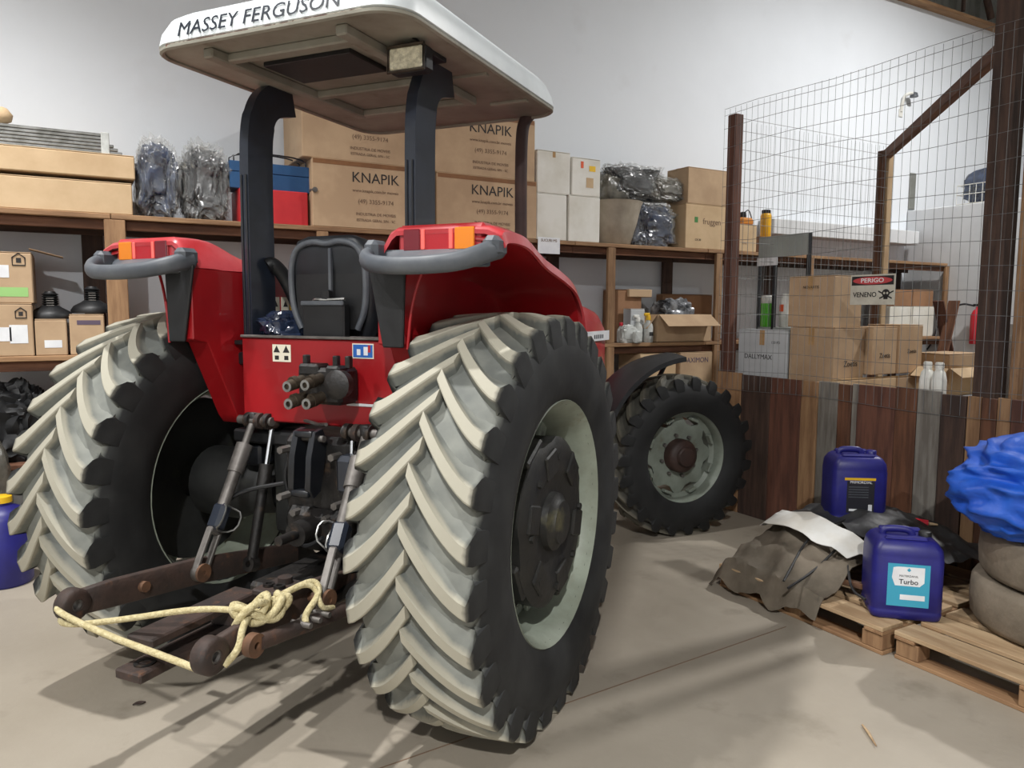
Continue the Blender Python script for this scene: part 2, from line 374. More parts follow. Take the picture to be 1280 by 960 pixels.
for z0, z1 in ((0, .62-.035), (.62, ZL-.035), (ZL, ZT-.035)):
    for px in (147, 405, 765, 899, 1014, 1184):
        x = at(px, 360, 1, YS).x
        MB().box((x, YS+.022, (z0+z1)/2), (.13 if x < 0 else .09, .036, z1-z0-.002), ch=.005).build('post', 'wood_tan_z', sh)
    for px in (118, 395, 690, 833, 960, 1120):
        x = at(px, 360, 1, YS+.6).x
        MB().box((x, YS+.595, (z0+z1)/2), (.14, .036, z1-z0-.002), ch=.005).build('rear_post', 'wood_dark_z', sh)

# ------------------------------------------------------------------ cartons
def carton(label, x0, x1, yf, dep, z0, h, m='carton', texts=(), tape='tape', rz=0.0, group=None, papers=(), name='cardboard_box', open_=False, flaps=True, cat='box'):
    w = x1-x0; t = thing(name, label, cat, ((x0+x1)/2, yf+dep/2, z0), rz, group)
    if open_:
        b = MB(); th = .006
        b.box((0, 0, th/2), (w, dep, th)); b.box((0, -dep/2+th/2, h/2), (w, th, h)); b.box((0, dep/2-th/2, h/2), (w, th, h))
        b.box((-w/2+th/2, 0, h/2), (th, dep-2*th, h)); b.box((w/2-th/2, 0, h/2), (th, dep-2*th, h)); b.build('body', m, t)
        for sx, sy in ((0, -1), (1, 0), (-1, 0), (0, 1)):
            fl = min(w, dep)*.45; ang = random.uniform(.5, 1.0)
            if sy: MB().box((0, sy*fl/2, 0), (w*.96, fl, .005)).build('flap', m, t, M=tr(0, sy*dep/2, h) @ rot(-sy*ang, 0, 0))
            else: MB().box((sx*fl/2, 0, 0), (fl, dep*.96, .005)).build('flap', m, t, M=tr(sx*w/2, 0, h) @ rot(0, sx*ang, 0))
    else:
        MB().box((0, 0, h/2-.003), (w, dep, h-.006), ch=.006).build('body', m, t)
        if flaps:
            for s in (-1, 1): MB().box((0, s*dep/4, h-.0015), (w-.004, dep/2-.003, .005), ch=.001).build('flap', m, t)
            if tape:
                MB().box((0, 0, h+.0015), (w+.003, .05, .001)).build('tape', tape, t)
                MB().box((0, -dep/2-.001, h-.022), (w-.02, .0012, .034)).build('tape', tape, t) if tape == 'tape_brown' else MB().box((w/2+.001, 0, h*.85), (.0012, .05, h*.28)).build('tape', tape, t)
    for s, size, u, v, tm in texts:
        txt(s, size, tm, t, tr(u*w/2, -dep/2-.0015, v*h) @ FRONT, name='print')
    for u, v, pw, ph, pm in papers:
        MB().box((u*w/2, -dep/2-.0012, v*h), (pw, .0014, ph)).build('label_paper', pm, t)
    return t
def cpx(label, px0, px1, pyt, yf, dep, z0, **k):
    pm = (px0+px1)/2; zc = at(pm, pyt, 1, yf).z; py_mid = pyt+20
    x0, x1 = at(px0, py_mid, 1, yf).x, at(px1, py_mid, 1, yf).x
    return carton(label, x0, x1, yf, dep, z0, zc-z0, **k)
YF = YS+.02
# left: two long cartons and a bundle of profiles
c1 = cpx('long pale cardboard carton lying on the top shelf at far left, lower of two', -190, 165, 216, YF, .5, ZT, m='carton_pale', tape='tape')
h1 = .0
zz = at(60, 216, 1, YF).z
c2 = cpx('long pale cardboard carton under the grey metal strips, upper of two', -200, 168, 178, YF-.005, .5, zz, m='carton_pale', tape='tape')
zz2 = at(-16, 178, 1, YF-.005).z
t = thing('profile_bundle', 'bundle of flat grey metal strips taped together on the long carton', 'metal strips', (0, 0, 0))
xr = at(152, 170, 1, YF).x
for k in range(6):
    for j in range(2):
        MB().box(((xr-2.9)/2-.01*k, YF+.06+.09*j, zz2+.012+.0225*k), (xr+2.9-.03*k, .08, .019), ch=.003).build('strip', 'steel', t, M=None)
MB().box((xr-.1, YF+.105, zz2+.071), (.05, .19, .143), ch=.004).build('tape_band', 'clear_plastic', t)
o = MB(); o.lathe([(.01, 0), (.05, .02), (.06, .06), (.03, .1), (.005, .11)], 12); 
tag(o.build('cloth_bundle', 'carton_pale', M=tr(at(2, 130, 1, YF+.12).x, YF+.12, zz2+.146)), 'crumpled beige wrapping lying on the grey metal strips at the left edge', 'wrapping')

# lumpy plastic bags
def lump(name, c, s, seed, m, parent=None, amp=.16, fr=2.2, crease=.05, sub=4, flat=True, pin=0.0):
    bm = bmesh.new(); bmesh.ops.create_icosphere(bm, subdivisions=sub, radius=1.0); off = Vector((seed*7.3, seed*3.1, seed*5.7))
    for v in bm.verts:
        p = v.co.copy(); q = Vector([math.copysign(abs(a)**.62, a) for a in p])
        d = 1+amp*noise.noise(p*fr+off)+crease*abs(noise.noise(p*fr*3+off))*2+crease*.6*noise.noise(p*fr*7+off)
        q *= d*.86
        if pin and q.z > .5: f = 1-pin*(q.z-.5)*1.6; q.x *= f; q.y *= f; q.z += .12*(1-f)
        if flat: q.z = max(q.z, -.82)
        v.co = Vector((q.x*s[0], q.y*s[1], q.z*s[2]))
    zmin = min(v.co.z for v in bm.verts)
    for v in bm.verts: v.co.z -= zmin
    me = bpy.data.meshes.new(name); bm.to_mesh(me); bm.free(); me.materials.append(MATS[m])
    me.polygons.foreach_set('use_smooth', [True]*len(me.polygons)); me.set_sharp_from_angle(angle=math.radians(38))
    return ob(name, me, parent, tr(*c))
def bag(label, px0, px1, pyt, yf, dep, z0, seed, m='navy_stuff', group=None, pin=.25, film='film'):
    pm = (px0+px1)/2; zc = at(pm, pyt, 1, yf).z; x0, x1 = at(px0, pyt+30, 1, yf).x, at(px1, pyt+30, 1, yf).x
    t = thing('plastic_bag', label, 'bag', ((x0+x1)/2, yf+dep/2, z0), 0, group)
    s = ((x1-x0)/2*1.02, dep/2, (zc-z0)/1.9)
    lump('contents', (0, 0, 0.002), (s[0]*.96, s[1]*.95, s[2]*.92), seed, m, t, amp=.2, crease=.11, sub=5, pin=pin)
    lump('film', (0, 0, 0), (s[0]*1.02, s[1], s[2]*.99), seed, film, t, amp=.22, crease=.16, sub=5, pin=pin)
    return t
bag('dark blue bundle in clear plastic beside the long pale cartons', 168, 226, 160, YF, .42, ZT, 3)
bag('wider dark bundle in clear crinkled plastic, next to the blue toolbox', 227, 290, 164, YF+.01, .45, ZT, 8, m='dark_stuff')

# blue cantilever toolbox on red case
x0, x1 = at(286, 210, 1, YF+.1).x, at(388, 210, 1, YF+.1).x; zr = at(350, 238, 1, YF+.03).z
xa = at(300, 255, 1, YF+.03).x; xb = at(385, 255, 1, YF+.03).x
t = thing('red_case', 'flat red metal case with white print under the blue toolbox', 'case', ((xa+xb)/2, YF+.2, ZT))
MB().box((0, 0, (zr-ZT)/2), (xb-xa, .34, zr-ZT), ch=.006).build('body', 'red_box', t)
for k in range(4): MB().box((-.16+.009*k, -.171, (zr-ZT)*.5), (.003, .001, (zr-ZT)*.7)).build('print', 'ink_white', t)
t = thing('toolbox', 'blue metal cantilever toolbox with two wire handles on top', 'toolbox', ((x0+x1)/2, YF+.2, zr))
zt_ = at(340, 204, 1, YF+.05).z; H = zt_-zr; wb = x1-x0
MB().box((0, 0, H*.3), (wb, .26, H*.6), ch=.004).build('lower_tray', 'blue_metal', t)
for s in (-1, 1): MB().box((0, s*.068, H*.8), (wb, .128, H*.38), ch=.004).build('upper_tray', 'blue_metal', t)
for s, hh in ((-1, .07), (1, .10)):
    MB().tube(chaikin([(-wb*.44, s*.1, H*.9), (-wb*.44, s*.1, H+hh), (wb*.44, s*.1, H+hh), (wb*.44, s*.1, H*.9)], 2), .006, 6).build('handle', 'black_paint', t)
tag(MB().cyl((0, 0, 0), (0, .3, 0), .02, n=12).build('metal_pipe', 'steel_dull', M=tr(at(390, 244, 1, YF).x+.02, YF-.02, zr+.021) @ rot(0, 0, .06)), 'short end of metal pipe poking out beside the red case', 'pipe')

# big furniture cartons
KN = lambda s, u: (('KNAPIK', .118*s, u, .76, 'ink'), ('www.knapik.com.br moveis', .036*s, u, .57, 'ink_soft'), ('(49) 3355-9174', .05*s, u, .41, 'ink_soft'), ('INDUSTRIA DE MOVEIS', .034*s, u, .22, 'ink_soft'), ('ESTRADA GERAL S/N - SC', .03*s, u, .13, 'ink_soft'))
zk = at(450, 208, 1, YF).z; zk2 = at(610, 224, 1, YF).z
cpx('big brown furniture carton with KNAPIK print, lower left of the four', 390, 543, 204, YF-.01, .58, ZT, texts=KN(.95, .0), tape='tape_brown', name='furniture_carton')
cpx('big brown furniture carton half hidden by the canopy, upper left of the four', 377, 541, 128, YF, .58, at(466, 204, 1, YF-.01).z, texts=KN(.95, .0), tape='tape_brown', name='furniture_carton')
cpx('big brown furniture carton with KNAPIK print, lower right of the four', 546, 671, 221, YF-.01, .58, ZT, texts=KN(1.0, .08), tape='tape_brown', name='furniture_carton')
cpx('big brown furniture carton with KNAPIK print, upper right of the four', 543.5, 669, 142, YF, .58, at(608, 221, 1, YF-.01).z, texts=KN(1.0, .08), tape='tape_brown', name='furniture_carton')
# four white boxes
wz1 = at(690, 243, 1, YF).z
cpx('plain white carton, lower left of the four white cartons', 671, 708.5, 242, YF, .27, ZT, m='carton_white', name='white_carton')
cpx('plain white carton, lower right of the four white cartons', 711, 750, 245, YF, .27, ZT, m='carton_white', name='white_carton')
cpx('white carton with tape tab, upper left of the four white cartons', 671.5, 713, 189, YF, .27, at(690, 242, 1, YF).z, m='carton_white', name='white_carton', papers=((0, .92, .03, .05, 'tape'),))
cpx('white carton with yellow and orange stickers, upper right of the four white cartons', 715, 750.5, 198, YF, .27, at(730, 245, 1, YF).z, m='carton_white', name='white_carton', papers=((-.3, .82, .03, .06, 'paper_orange'), (.42, .74, .07, .05, 'paper_yellow'), (.25, .36, .08, .09, 'carton_pale')))
p = at(686, 307, 1, YS-.004)
t = thing('shelf_card', 'white paper card hanging on the edge of the top shelf', 'card', (p.x, YS-.006, p.z))
MB().box((0, 0, 0), (.235, .002, .145)).build('sheet', 'paper', t); txt('SUCURI MS', .035, 'ink_soft', t, tr(0, -.002, .045) @ FRONT, name='print')
# bowl, bags
p0, p1 = at(742, 260, 1, YF+.2), at(798, 260, 1, YF+.2); R_ = (p1.x-p0.x)/2; zb = at(770, 253, 1, YF+.2).z-ZT
t = thing('bowl', 'deep beige pot with flared rim next to the white cartons', 'pot', ((p0.x+p1.x)/2, YF+.24, ZT))
MB().lathe([(R_*.55, 0), (R_*.62, .02), (R_*.86, zb*.6), (R_*.97, zb*.92), (R_*1.03, zb), (R_*.96, zb*.99), (R_*.8, zb*.6), (R_*.5, .03)], 32).build('pot_body', 'bowl', t)
tag(lump('tan_bag', ((p0.x+p1.x)/2-.03, YF+.24, ZT+zb*.86), (R_*.75, .15, .19), 5, 'grey_stuff', crease=.1), 'dusty plastic bag sitting in the beige pot', 'bag')
bag('large dark bundle in wrinkled plastic standing right of the beige pot', 796, 853, 244, YF+.02, .38, ZT, 12, pin=.1)
zb2 = at(820, 246, 1, YF+.05).z
bag('grey dusty plastic bundle lying on top of the dark bundle', 764, 838, 198, YF+.06, .36, zb2-.03, 15, m='dark_stuff', pin=.0)
bag('small clear crinkled bag beside the stacked cartons', 815, 861, 216, YF+.03, .3, zb2-.02, 19, m='grey_stuff', pin=.1)
zc = at(880, 255, 1, YF).z
cpx('carton with green leaf logo and print, lower of two at the fence post', 857, 909, 256, YF, .33, ZT, m='carton_pale', texts=(('fruggen', .085, .25, .62, 'ink_soft'), ('CX 20', .03, -.4, .2, 'ink')), papers=((-.5, .65, .045, .055, 'ink_green'),))
cpx('plain brown carton, upper of two at the fence post', 860, 909, 211, YF, .32, at(883, 256, 1, YF).z, m='carton')
carton('small plain carton on the top shelf behind the wire mesh', at(915, 296, 1, YF).x, at(946, 296, 1, YF).x, YF, .3, ZT, at(935, 281, 1, YF).z-ZT, m='carton_pale', texts=(('LOTE', .03, 0, .3, 'ink_soft'),))

# ------------------------------------------------------------------ middle shelf, left
zq = at(20, 379, 1, YF).z
HS = (('1,2', .04, .3, .86, 'ink_soft'),)
def house(t, u, v, s, dep):
    g = MB().tube([(u-s, -dep/2-.002, v-s), (u-s, -dep/2-.002, v+s*.4), (u, -dep/2-.002, v+s*1.2), (u+s, -dep/2-.002, v+s*.4), (u+s, -dep/2-.002, v-s)], .004, 4, closed=True)
    g.box((u, -dep/2-.0015, v-s*.1), (s*.8, .001, s*.9)); g.build('print', 'ink', t)
t = cpx('brown carton with green sticker, upper of two at the left edge', -60, 40, 314, YF, .45, zq, papers=((.28, .62, .05, .08, 'paper'), (.42, .22, .19, .06, 'paper_green'))); house(t, .14, .28, .035, .45)
t = cpx('brown carton with white labels, lower of two at the left edge', -60, 41, 379, YF-.005, .45, ZL, papers=((.2, .42, .1, .09, 'paper'), (.62, .42, .1, .12, 'paper'))); house(t, .15, .28, .03, .45)
def boot_box(label, px0, px1, pyt, seed, lab):
    t = cpx(label, px0, px1, pyt, YF, .36, ZL, papers=((lab, .32, .1, .05, 'paper'),) if seed == 1 else ((.1, .8, .14, .03, 'ink_purple'),)); return t
boot_box('small carton with white label under a black ribbed boot, beside the taller cartons', 44, 84, 399, 1, .1)
t = boot_box('small carton with purple print under a black ribbed boot, left of the shelf post', 87, 131, 393, 2, -2.2)
def boot(label, px, py, y):
    p = at(px, py, 1, y); t = thing('rubber_bellows', label, 'rubber part', (p.x, y, p.z))
    MB().lathe([(.13, 0), (.135, .02), (.115, .05), (.07, .075), (.05, .09)], 24).build('skirt', 'black_plastic', t)
    b = MB(); pr = []
    for k in range(6): pr += [(.052, .085+.016*k), (.038, .093+.016*k)]
    b.lathe(pr+[(.03, .185)], 20).build('bellows', 'black_plastic', t)
    for k in range(4): MB().box((0, -.055, .09+.016*k), (.045, .006, .006), ch=.001).build('band', 'steel_dull', t)
boot('black ribbed rubber boot on the carton with the white label', 64, 398.5, YF+.15)
boot('black ribbed rubber boot on the carton left of the shelf post', 116, 391.5, YF+.17)
tag(MB().box((0, 0, 0), (.2, .18, .005)).build('cardboard_flap', 'carton', M=tr(at(58, 320, 1, YF+.2).x, YF+.2, at(58, 317, 1, YF+.2).z) @ rot(0, .25, 0)), 'loose cardboard flap sticking out above the upper left carton', 'flap')

# ------------------------------------------------------------------ middle shelf, right of the tractor
cpx('dark open carton at the back of the middle shelf beside the post', 772, 802, 362, YF+.25, .25, ZL, m='carton_dark', name='cardboard_box')
cpx('pale flattened carton lying on the dark carton', 786, 815, 361, YF+.22, .2, at(787, 375, 1, YF+.22).z+.03, m='carton', name='cardboard_box', flaps=False)
cpx('small grey carton with blue print behind the spray bottles', 788, 806, 386, YF+.1, .12, ZL, m='carton_grey', name='cardboard_box')
def bottle(label, px, py_base, pyt, y, r, m, cap, group=None, name='bottle', prof=None):
    p = at(px, py_base, 1, y); zt2 = at(px, pyt, 1, y).z; H = zt2-p.z
    t = thing(name, label, 'bottle', (p.x, y, p.z), 0, group)
    MB().lathe(prof or [(r*.9, 0), (r, .015), (r, H*.55), (r*.8, H*.68), (r*.35, H*.8), (r*.33, H*.86)], 20).build('bottle_body', m, t)
    MB().lathe([(r*.42, H*.84), (r*.42, H*.97), (r*.36, H)], 14).build('cap', cap, t); return t
def zpx(z, x, y):   # pixel row is replaced by the true shelf height
    return z
def sbottle(label, px, z, y, r, H, m, cap, spray=False, lab=None, group=None):
    p = at(px, 420, 1, y); t = thing('bottle', label, 'bottle', (p.x, y, z), 0, group)
    MB().lathe([(r*.9, 0), (r, .012), (r, H*.55), (r*.82, H*.68), (r*.36, H*.8), (r*.34, H*.86)], 20).build('bottle_body', m, t)
    MB().lathe([(r*.46, H*.83), (r*.46, H*.97), (r*.38, H)], 14).build('cap', cap, t)
    if spray: MB().box((-.02, 0, H+.01), (.07, .022, .03), ch=.006).cyl((.0, 0, H*.98), (.0, 0, H+.01), .012, n=8).build('trigger', cap, t)
    if lab: MB().box((0, -r-.001, H*.32), (r*1.0, .001, H*.14)).build('label_paper', lab, t)
    return t
sbottle('clear spray bottle with yellow trigger standing on the middle shelf', 810, ZL, YF+.05, .05, .27, 'clear_plastic', 'yellow', True, 'ink')
sbottle('clear bottle with white nozzle left of the yellow trigger bottle', 797, ZL, YF+.09, .05, .25, 'clear_plastic', 'white_plastic', True)
sbottle('small clear bottle with red cap on the middle shelf near the post', 776, ZL, YF+.14, .04, .2, 'clear_plastic', 'red_plastic')
tag(lump('clear_bag', (at(782, 425, 1, YF+.09).x, YF+.06, ZL), (.11, .055, .10), 23, 'clear_plastic', crease=.12), 'crumpled clear plastic bag beside the spray bottles', 'bag')
tag(lump('clear_bag', (at(796, 425, 1, YF+.0).x-.01, YF-.045+.03, ZL), (.05, .035, .07), 29, 'clear_plastic', crease=.12), 'small clear plastic pouch at the edge of the middle shelf', 'bag')
t = carton('open tan carton full of crumpled silver foil on the middle shelf', at(822, 410, 1, YF).x, at(889, 410, 1, YF).x, YF, .42, ZL, .28, m='carton', open_=True)
ox = (at(822, 410, 1, YF).x+at(889, 410, 1, YF).x)/2
mat('foil', (176, 178, 182), (60, 62, 66), sc=10, rough=.3, metal=.5, bump=.8, bsc=16)
tag(lump('foil_bundle', (ox, YF+.21, ZL+.012), (.24, .17, .24), 31, 'foil', crease=.14), 'crumpled silver foil bundle heaped in the open tan carton', 'foil')
cpx('dark brown carton behind the carton of foil', 828, 890, 368, YF+.46, .11, ZL, m='carton_dark')
# low shelf
cpx('tan carton with purple print on the low shelf, next to the wire cage', 850, 893, 440, YF, .35, .62, m='carton', texts=(('AXIMON', .075, 0, .86, 'ink_purple'),))
cpx('tan carton on the low shelf behind the black front mudguard', 800, 845, 442, YF, .35, .62, m='carton_pale')
# low shelf left: dark bag, sacks, blue can
bag('black plastic sack on the low shelf behind the left tyre', -40, 62, 474, YF+.02, .45, .62, 41, m='vinyl', film='black_plastic')
tag(lump('grey_sack', (-1.6, YS-.22, 0), (.22, .16, .5), 43, 'grey_stuff'), 'grey sack on the floor at the left edge', 'sack')
t = thing('blue_can', 'blue plastic can on the floor at the left edge behind the tyre', 'can', (at(4, 640, 1, YS-.45).x, YS-.52, 0))
MB().lathe([(.13, 0), (.145, .02), (.145, .4), (.12, .45), (.05, .48), (.05, .5)], 24).build('body', 'jug_blue', t)
MB().lathe([(.055, .495), (.055, .53), (.045, .535)], 14).build('cap', 'yellow', t)
# ------------------------------------------------------------------ wire cage with plank wainscot
XF = 3.66
LEFTM = Matrix(((0, 0, -1, 0), (-1, 0, 0, 0), (0, 1, 0, 0), (0, 0, 0, 1)))   # text facing -x
pf = thing('plank_fence', 'low fence of mixed old vertical boards below the wire mesh', 'fence', (XF, 0, 0))
edges = [896, 926, 962, 1001, 1022, 1047, 1064, 1071, 1119, 1146, 1176, 1208, 1226, 1246, 1264, 1282, 1300, 1322, 1350]
kinds = ['wood_tan', 'wood_dark', 'wood_red', 'wood_tan', 'wood_grey', 'wood_brown', 'wood_grey', 'wood_red', 'wood_brown', 'wood_grey', 'wood_dark', 'wood_tan', 'wood_brown', 'wood_tan', 'wood_red', 'wood_brown', 'wood_grey', 'wood_dark']
for i, k in enumerate(kinds):
    y1 = at(edges[i], 530, 0, XF).y; y0 = at(edges[i+1], 530, 0, XF).y
    dz = random.uniform(-.012, .008)
    MB().box((random.uniform(-.004, .004), (y0+y1)/2, .575+dz/2), (.022, y1-y0-.005, 1.15+dz), ch=.003).build('plank', k+'_z', pf)
for z in (.25, .95): MB().box((.04, -.4, z), (.05, 3.3, .07), ch=.004).build('rail', 'wood_brown_y', pf)
YA = 1.30; YB = -.80
cg = thing('wire_cage', 'tall wire mesh cage on wooden posts at the right', 'cage', (0, 0, 0))
def post(x, y, w, d, z1, m, z0=0.0): return MB().box((x, y, (z0+z1)/2), (w, d, z1-z0), ch=.006).build('post', m, cg)
post(XF+.075, YA+.0, .09, .09, 3.24, 'wood_red_z')
post(XF+.10, YB, .13, .13, 3.75, 'wood_dark_z')
post(XF+.10, YB-.16, .11, .05, 3.8, 'wood_tan_z')
post(5.78, YA+.07, .1, .09, 3.18, 'wood_brown_z')
post(5.78, YA+.01, .085, .03, 3.16, 'wood_pale_z')
a = Vector((5.78, YA+.05, 3.14)); b = Vector((XF+.16, YB+.02, 3.24)); dv = b-a
MB().box((0, 0, dv.length/2), (.09, .06, dv.length), ch=.005).build('brace', 'wood_brown_z', cg, M=tr(*a) @ dv.to_track_quat('Z', 'X').to_matrix().to_4x4())
m = MB(); xm = XF-.018
z0, z1 = 1.02, 3.27; y0, y1 = -2.1, YA+.03
n = int((y1-y0)/.058)
for k in range(n+1): y = y1-k*.058; j = random.uniform(-.004, .004); m.tube([(xm, y, z0), (xm+j*2, y+j, (z0+z1)/2), (xm, y, z1)], .0015, 4)
zs = [1.02, 1.17, 1.32, 1.47, 1.62, 1.77, 1.92, 2.07, 2.22, 2.37, 2.52, 2.67, 2.82, 2.97, 3.12, 3.22, 3.27]
for z in zs: m.tube([(xm-.003, y1-(y1-y0)*k/10, z+.012*math.sin(k*1.3+z*4)) for k in range(11)], .0016, 4)
m.build('wire_mesh', 'wire', cg, smooth=0)
m = MB(); ym = YA+.0
for k in range(36): x = XF+.14+k*.058; m.tube([(x, ym, z0), (x, ym, 3.2)], .0013, 4)
for z in zs[:-1]: m.tube([(XF+.13, ym-.003, z), (5.75, ym-.003, z)], .0018, 4)
m.build('wire_mesh', 'wire', cg, smooth=0)

# warning sign on the mesh
pa, pb, pc = at(1064, 345, 0, XF-.03), at(1120, 341, 0, XF-.03), at(1092, 381, 0, XF-.03)
sw, shh = pa.y-pb.y, (pa.z+pb.z)/2-pc.z
sg = thing('warning_sign', 'white PERIGO VENENO warning sign with red band and skull wired to the mesh', 'sign', (XF-.03, (pa.y+pb.y)/2, pc.z))
MB().box((0, 0, shh/2), (.004, sw, shh), ch=.001).build('plate', 'sign_white', sg)
MB().box((-.0025, 0, shh*.80), (.001, sw*.94, shh*.3)).build('dark_band', 'ink', sg)
o = MB(); o.prism([(math.cos(a2)*sw*.44, math.sin(a2)*shh*.125) for a2 in [2*PI*k/28 for k in range(28)]], -.0006, .0006); o.build('red_oval', 'sign_red', sg, M=tr(-.0036, 0, shh*.80) @ LEFTM)
txt('PERIGO', shh*.2, 'ink_white', sg, tr(-.0046, 0, shh*.80) @ LEFTM, sx=1.25, bold=.0008)
txt('VENENO', shh*.23, 'ink', sg, tr(-.003, sw*.16, shh*.33) @ LEFTM, sx=.95, bold=.0006)
u = -sw*.31
g = MB(); g.prism([(math.cos(a2)*.028, math.sin(a2)*.026) for a2 in [2*PI*k/20 for k in range(20)]], 0, .001)
g.box((0, -.03, .0005), (.03, .02, .001))
for s in (-1, 1): g.box((0, -.012, .0003), (.11, .009, .0008), rot(0, 0, s*.45))
g.build('skull', 'ink', sg, M=tr(-.003, u, shh*.38) @ LEFTM)
g = MB()
for s in (-1, 1): g.prism([(s*.011+math.cos(a2)*.007, math.sin(a2)*.008) for a2 in [2*PI*k/10 for k in range(10)]], .001, .0016)
g.build('eye_holes', 'sign_white', sg, M=tr(-.003, u, shh*.38) @ LEFTM)

# bench and cartons inside the cage
ZB = .98
bn = thing('storage_bench', 'timber bench behind the board fence carrying the cartons', 'bench', (0, 0, 0))
for k in range(4): MB().box((XF+.22+.19*k, -.35, ZB-.02), (.185, 3.1, .04), ch=.004).build('board', 'wood_brown_y', bn)
for x in (XF+.2, XF+.78):
    for y in (-1.8, 1.05): MB().box((x, y, (ZB-.04)/2), (.07, .07, ZB-.04), ch=.004).build('leg', 'wood_brown_z', bn)
def cage_carton(label, pxl, pxr, pyt, z0, xf, px_side, m, text=None, tm='ink', m2=None, name='cardboard_box', dots=False, tape='tape'):
    yl, yr = at(pxl, pyt+20, 0, xf).y, at(pxr, pyt+20, 0, xf).y; zt2 = at((pxl+pxr)/2, pyt, 0, xf).z
    xs = at(px_side, pyt+20, 1, yr).x; w = max(xs-xf, .12); h = zt2-z0
    t = thing(name, label, 'box', (xf+w/2, (yl+yr)/2, z0)); d = yl-yr
    MB().box((0, 0, h/2-.003), (w, d, h-.006), ch=.005).build('body', m, t)
    for s in (-1, 1): MB().box((0, s*d/4, h-.0015), (w-.004, d/2-.003, .005), ch=.001).build('flap', m2 or m, t)
    MB().box((-w/2-.001, 0, h*.86), (.0012, .05, h*.26)).build('tape', tape, t)
    if text:
        for (s, face, size, u, v) in text:
            if face == 'x': txt(s, size, tm, t, tr(-w/2-.0015, -u*d/2, v*h) @ LEFTM, name='print')
            else: txt(s, size, tm, t, tr(u*w/2, -d/2-.0015, v*h) @ FRONT, name='print')
    return t
zj = at(1060, 409, 0, XF+.12).z
cage_carton('light grey carton with black print standing left of the brown cartons', 923, 984, 412, ZB+.06, XF+.14, 990, 'carton_grey', (('DALLYMAX', 'x', .056, -.15, .52), ('120 FD', 'x', .03, .55, .78), ('ITAJAI', 'x', .02, -.5, .16)))
mat('carton_side', (150, 104, 72), (138, 94, 64), sc=3, rough=.85)
cage_carton('brown carton with flap holes, lower one under the tall brown carton', 987, 1043, 409, ZB+.06, XF+.13, 1081, 'carton', (('Zoetis', 'y', .06, .1, .45),))
zt3 = at(1015, 409, 0, XF+.13).z
cage_carton('tall brown carton on top of the stack, left of the warning sign', 986, 1043, 345, zt3, XF+.13, 1078, 'carton', (('NOVARTIS', 'x', .03, 0, .78),))
def cage_front(label, px0, px1, pyt, pyb, y, dep, m, text=None, name='cardboard_box', open_=False):
    xc0, xc1 = max(at(px0, (pyt+pyb)/2, 1, y).x, XF+.05), at(px1, (pyt+pyb)/2, 1, y).x;  zt2 = at((px0+px1)/2, pyt, 1, y).z; zb = at((px0+px1)/2, pyb, 1, y).z
    return carton(label, xc0, xc1, y, dep, zb, zt2-zb, m=m, texts=text or (), name=name, open_=open_)
yk = at(1043, 430, 0, XF+.13).y
cage_front('beige carton with dark print, middle one below the warning sign', 1091, 1121, 409, 468, yk-.06, .28, 'carton', (('Zoetis', .05, 0, .4, 'ink'),))
cage_front('beige carton with dark print, right one below the warning sign', 1123.5, 1153, 406, 466, yk-.05, .28, 'carton', (('Zoetis', .045, .1, .45, 'ink'),))
cage_front('low pale carton peeping over the fence below the beige cartons', 1046, 1120, 473, 492, yk-.06, .05, 'carton_pale')
cage_front('low tan carton at the right end under the beige cartons', 1122, 1150, 470, 492, yk-.06, .05, 'carton')
# white flasks and open cartons
def flask(label, px, pyt, pyb, xp_, w, m='white_plastic', group=None):
    p = at(px, pyt, 0, xp_); H = p.z-ZB; y = p.y; p.z = ZB; t = thing('plastic_flask', label, 'flask', (p.x, y, p.z), .3, group)
    prof = rrect(w, w*.7, w*.18, 3)
    MB().loft([[(x*s, yy*s, z) for x, yy in prof] for s, z in ((.94, 0), (1, .012), (1, H*.66), (.8, H*.8), (.4, H*.88))]).build('flask_body', m, t)
    MB().lathe([(w*.24, H*.87), (w*.24, H*.98), (w*.2, H)], 14).build('cap', 'white_plastic', t); return t
yf = yk-.35
flask('white flask with square shoulders beside the right beige carton', 1160, 452, 500, XF+.16, .11)
flask('white flask next to the open carton, right of the other small flask', 1175, 453, 500, XF+.15, .11)
cage_front('open pale carton with torn flaps left of the big dark post', 1186, 1222, 460, 494, yf-.02, .25, 'carton_pale', open_=True)
cage_front('brown carton lying behind the open pale carton', 1186, 1226, 442, 474, yf+.2, .3, 'carton')
flask('tall white jug with angled neck right of the big dark post', 1262, 405, 505, XF+.30, .17)
flask('short white jug right of the tall white jug', 1290, 440, 505, XF+.30, .16)
cage_front('tan carton at the right edge behind the white jugs', 1262, 1300, 424, 470, -.72, .2, 'carton')
# shelf items seen through the mesh
x0 = at(1112, 370, 1, YF+.1).x
cpx('grey-brown carton on the middle shelf behind the warning sign', 1118, 1140, 362, YF+.1, .3, at(1126, 383, 1, YF+.1).z+.002, m='carton_dark')
cpx('second grey-brown carton beside it on the middle shelf near the leaning boards', 1141, 1166, 362, YF+.1, .3, at(1126, 383, 1, YF+.1).z+.002, m='carton_dark')
cpx('white carton under the grey-brown cartons, right of the sign', 1112, 1140, 383, YF+.1, .3, ZL, m='carton_white', texts=(('TIM', .06, 0, .3, 'ink'),))
cpx('plain white carton on the middle shelf beside the leaning boards', 1141, 1167, 383, YF+.1, .3, ZL, m='carton_white')
